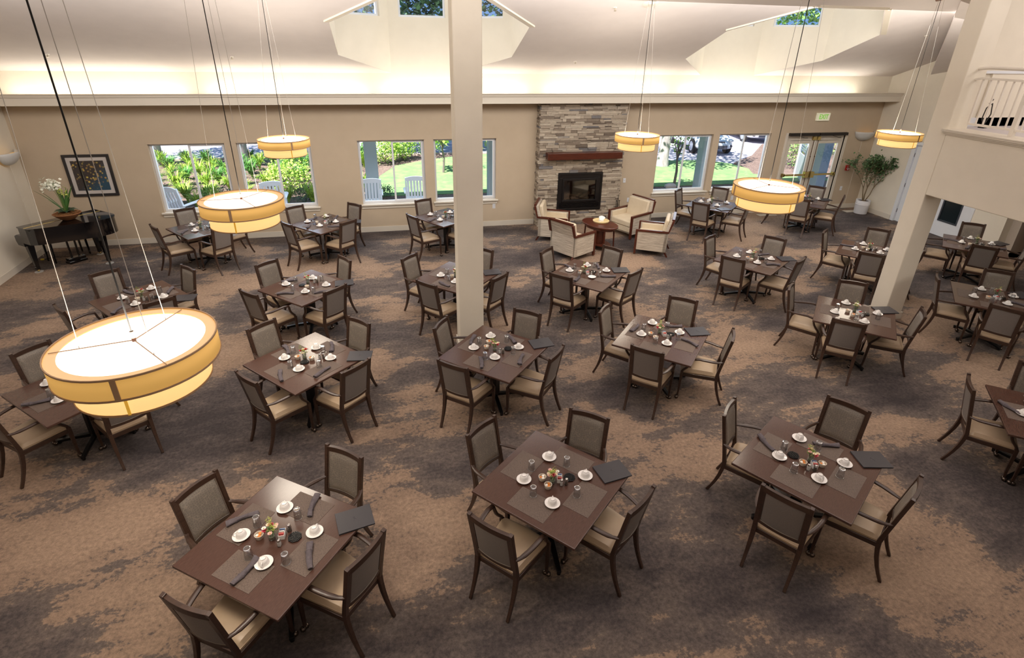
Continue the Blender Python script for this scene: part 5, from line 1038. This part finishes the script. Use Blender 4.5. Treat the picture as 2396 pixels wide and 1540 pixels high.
for i, (x, y, h, r, l) in enumerate(((10.95, 20.7, 3.4, 2.6, 'thick-trunked tree on the lawn behind the sapling'), (-8.5, 23.5, 3.2, 2.2, 'pale-trunked tree at the left of the first window'), (-5.4, 23.1, 3.4, 2.2, 'tree trunk at the left side of the second window'))):
    o = thing('garden_tree', (x, y, GZ), 0, l, 'tree'); b = MB(); b.tube([(0, 0, -.05), (.02, 0, .3), (.08, 0, 1.6), (.05, .1, h)], [.30, .22, .18, .14], 12); b.build('trunk', var('tree_bark', (150, 140, 140), (186, 178, 178), 9, .9, (1, 1, .3), bump=.6), o)
    b = MB(); rg = random.Random(i)
    for k in range(2600):
        a = rg.uniform(0, 6.28); q = r * rg.random() ** .5; M = Matrix.Translation((q * math.cos(a), q * math.sin(a), h + 1.2 + rg.gauss(0, .7))) @ Matrix.Rotation(rg.uniform(0, 6.28), 4, 'Z') @ Matrix.Rotation(rg.uniform(-1, 1), 4, 'Y'); b.add([(0, 0, 0), (.09, .06, 0), (.18, 0, 0), (.09, -.06, 0)], [(0, 1, 2, 3)], M)
    b.build('crown', M_sh, o, smooth=False)
for i, (x, y, l) in enumerate(((0.2, 24.5, 'big dark tree seen through the left dormer window'), (3.6, 26.0, 'tree seen through the right pane of the left dormer'), (11, 29, 'tree seen through the small window of the right dormer'), (21, 25.0, 'leafy tree seen through the large right dormer window'))):
    o = thing('tall_tree', (x, y, GZ), 0, l, 'tree'); b = MB(); b.tube([(0, 0, -.05), (0, 0, 5)], [.3, .2], 10); b.build('trunk', MATS['tree_bark'], o)
    b = MB(); rg = random.Random(70 + i)
    for k in range(4200):
        v = Vector((rg.gauss(0, 1), rg.gauss(0, 1), rg.gauss(0, 1))).normalized() * rg.random() ** .35; M = Matrix.Translation((v.x * 3.0, v.y * 3.0, 6.6 + v.z * 2.8)) @ Matrix.Rotation(rg.uniform(0, 6.28), 4, 'Z') @ Matrix.Rotation(rg.uniform(-1, 1), 4, 'Y'); b.add([(0, 0, 0), (.13, .09, 0), (.26, 0, 0), (.13, -.09, 0)], [(0, 1, 2, 3)], M)
    b.build('crown', M_shd if i != 3 else M_sh, o, smooth=False)
for i, (x, y, s_, l) in enumerate(((9.45, 17.05, .16, 'pale rock at the foot of the sapling'), (6.9, 22.1, .12, 'small rock at the far lawn edge'))):
    b = MB(); b.ball((0, 0, 0), s_, 9, sc=(1.4, 1, .7)); o = b.build('garden_rock', mat('rock_pale', (206, 194, 190), .9)); o.location = (x, y, GZ + s_ * .5); tag(o, l + ' outside', 'rock')
# shutter-like lattice fence outside the right door leaf
o = thing('slatted_screen', (14.9, 17.4, GZ), math.radians(62), 'blue-grey slatted screen outside the right leaf of the glass doors', 'screen'); M_f = mat('screen_grey', (140, 160, 172), .7)
b = MB()
for k in range(20): b.box(-1.2, 1.2, -.012, .012, .95 + k * .09, 1.0 + k * .09)
b.build('slats', M_f, o, smooth=False); b = MB(); b.box(-1.2, 1.2, -.02, .02, 0, .85); b.build('panel', mat('screen_panel', (196, 204, 212), .6), o, smooth=False)
for x in (-1.2, 0, 1.2): b = MB(); b.box(x - .05, x + .05, -.06, .06, 0, 2.8); b.build('post', mat('screen_white', (214, 220, 226), .6), o, smooth=False)
# white car
def car(x, y, rz, label):
    o = thing('parked_car', (x, y, GZ - .03), rz, label, 'car'); M_body = mat('car_white', (226, 230, 238), .2, coat=1)
    # side profile (y forward), half widths by height: lofted sections along y
    secs = [(-2.15, .55, .30, .80, .60), (-2.0, .78, .24, .92, .70), (-1.5, .86, .20, 1.02, .78), (-.9, .88, .18, 1.05, .80), (0, .89, .18, 1.02, .80), (.8, .89, .18, 1.0, .80), (1.3, .88, .19, .93, .78), (1.8, .83, .22, .84, .70), (2.1, .70, .28, .70, .58), (2.25, .50, .34, .56, .42)]
    b = MB(); vs = []; nn_ = 14
    for (yy_, hw, zb, zt_, tw) in secs:
        ring = [(-tw * .6, zt_), (-tw, zt_ - .05), (-hw, zt_ - .28), (-hw, zb + .12), (-hw + .06, zb), (0, zb), (hw - .06, zb), (hw, zb + .12), (hw, zt_ - .28), (tw, zt_ - .05), (tw * .6, zt_), (0, zt_ + .02)]
        nn_ = len(ring); vs += [(a_, yy_, c_) for a_, c_ in ring]
    fs = [(i * nn_ + k, i * nn_ + (k + 1) % nn_, (i + 1) * nn_ + (k + 1) % nn_, (i + 1) * nn_ + k) for i in range(len(secs) - 1) for k in range(nn_)] + [tuple(reversed(range(nn_))), tuple(range((len(secs) - 1) * nn_, len(secs) * nn_))]
    b.add(vs, fs); ob = b.build('body', M_body, o); sb = ob.modifiers.new('s', 'SUBSURF'); sb.levels = 2; sb.render_levels = 2
    cb = [(-1.75, .62, 1.0, 1.05), (-1.1, .64, .98, 1.40), (-.3, .62, .98, 1.47), (.35, .60, .98, 1.40), (1.15, .66, .96, 1.0)]
    b = MB(); vs = []
    for (yy_, tw, zb, zt_) in cb: vs += [(-.76, yy_, zb), (-tw + .02, yy_, zt_ - .03), (-tw + .14, yy_, zt_), (tw - .14, yy_, zt_), (tw - .02, yy_, zt_ - .03), (.76, yy_, zb)]
    b.add(vs, [(i * 6 + k, (i + 1) * 6 + k, (i + 1) * 6 + k + 1, i * 6 + k + 1) for i in range(4) for k in range(5)]); b.build('greenhouse', mat('car_glass', (60, 70, 84), .08, coat=1), o)
    b = MB(); b.add([(-.5, -1.1, 1.41), (.5, -1.1, 1.41), (.48, .35, 1.42), (-.48, .35, 1.42), (0, -.3, 1.5)], [(0, 1, 4), (1, 2, 4), (2, 3, 4), (3, 0, 4)]); b.build('roof', M_body, o)
    for sx in (-1, 1):
        for yy_ in (-1.35, 1.38):
            b = MB(); Mw = Matrix.Translation((sx * .80, yy_, .32)) @ Matrix.Rotation(PI / 2, 4, 'Y'); b.lathe([(.001, -.09), (.2, -.1), (.30, -.1), (.325, -.07), (.325, .07), (.30, .1), (.2, .1), (.001, .09)], 28, Mw); wh = b.build('wheel', mat('tyre', (34, 34, 38), .8), o)
            b = MB(); b.lathe([(.001, .12), (.05, .12), (.21, .104), (.21, .09)], 20, Mw if sx > 0 else Matrix.Translation((sx * .80, yy_, .32)) @ Matrix.Rotation(-PI / 2, 4, 'Y')); b.build('hubcap', mat('alloy', (176, 184, 196), .3, .6), wh)
        b = MB(); b.ball((sx * .60, 2.02, .66), .16, 12, sc=(1.1, .9, .55)); b.build('headlight', mat('lamp_glass', (206, 214, 224), .1, coat=1), o)
        b = MB(); b.ball((sx * .58, 2.10, .42), .12, 10, sc=(1.2, .6, .6)); b.build('fog_light_recess', mat('trim_dark', (52, 56, 70), .5), o)
        b = MB(); b.ball((sx * .92, .75, .98), .09, 10, sc=(1, .7, .8)); b.build('side_mirror', M_body, o)
    b = MB(); b.box(-.42, .42, 2.16, 2.25, .33, .47); b.build('lower_grille', MATS['trim_dark'], o, smooth=False); b = MB(); b.box(-.3, .3, 2.12, 2.21, .58, .64); b.build('grille', MATS['trim_dark'], o, smooth=False)
    return o
car(14.75, 24.55, math.radians(180 - 8), 'white sedan parked on the drive outside the windows right of the fireplace')
car(19.2, 27.2, math.radians(180 - 10), 'second white car parked behind, outside the last window')
# building side beyond for the far background
o = thing('distant_hedge', (-6, 40, GZ), 0, 'long green hedge beyond the drive at the far left', 'hedge'); b = MB(); rg = random.Random(9)
for k in range(4000): M = Matrix.Translation((rg.uniform(-30, 18), rg.uniform(-.7, .7), rg.uniform(0, 2.4))) @ Matrix.Rotation(rg.uniform(0, 6.28), 4, 'Z') @ Matrix.Rotation(rg.uniform(-1, 1), 4, 'Y'); b.add([(0, 0, 0), (.2, .15, 0), (.4, 0, 0), (.2, -.15, 0)], [(0, 1, 2, 3)], M)
b.build('foliage', M_shd, o, smooth=False); b = MB(); b.box(-30, 18, -.4, .4, 0, 2.2); b.build('core', mat('hedge_core', (40, 62, 40), 1), o, smooth=False)
for o_ in bpy.data.objects:
    if o_.type == 'MESH' and o_.parent is None and 'kind' not in o_ and 'label' not in o_: print('UNLABELLED', o_.name)
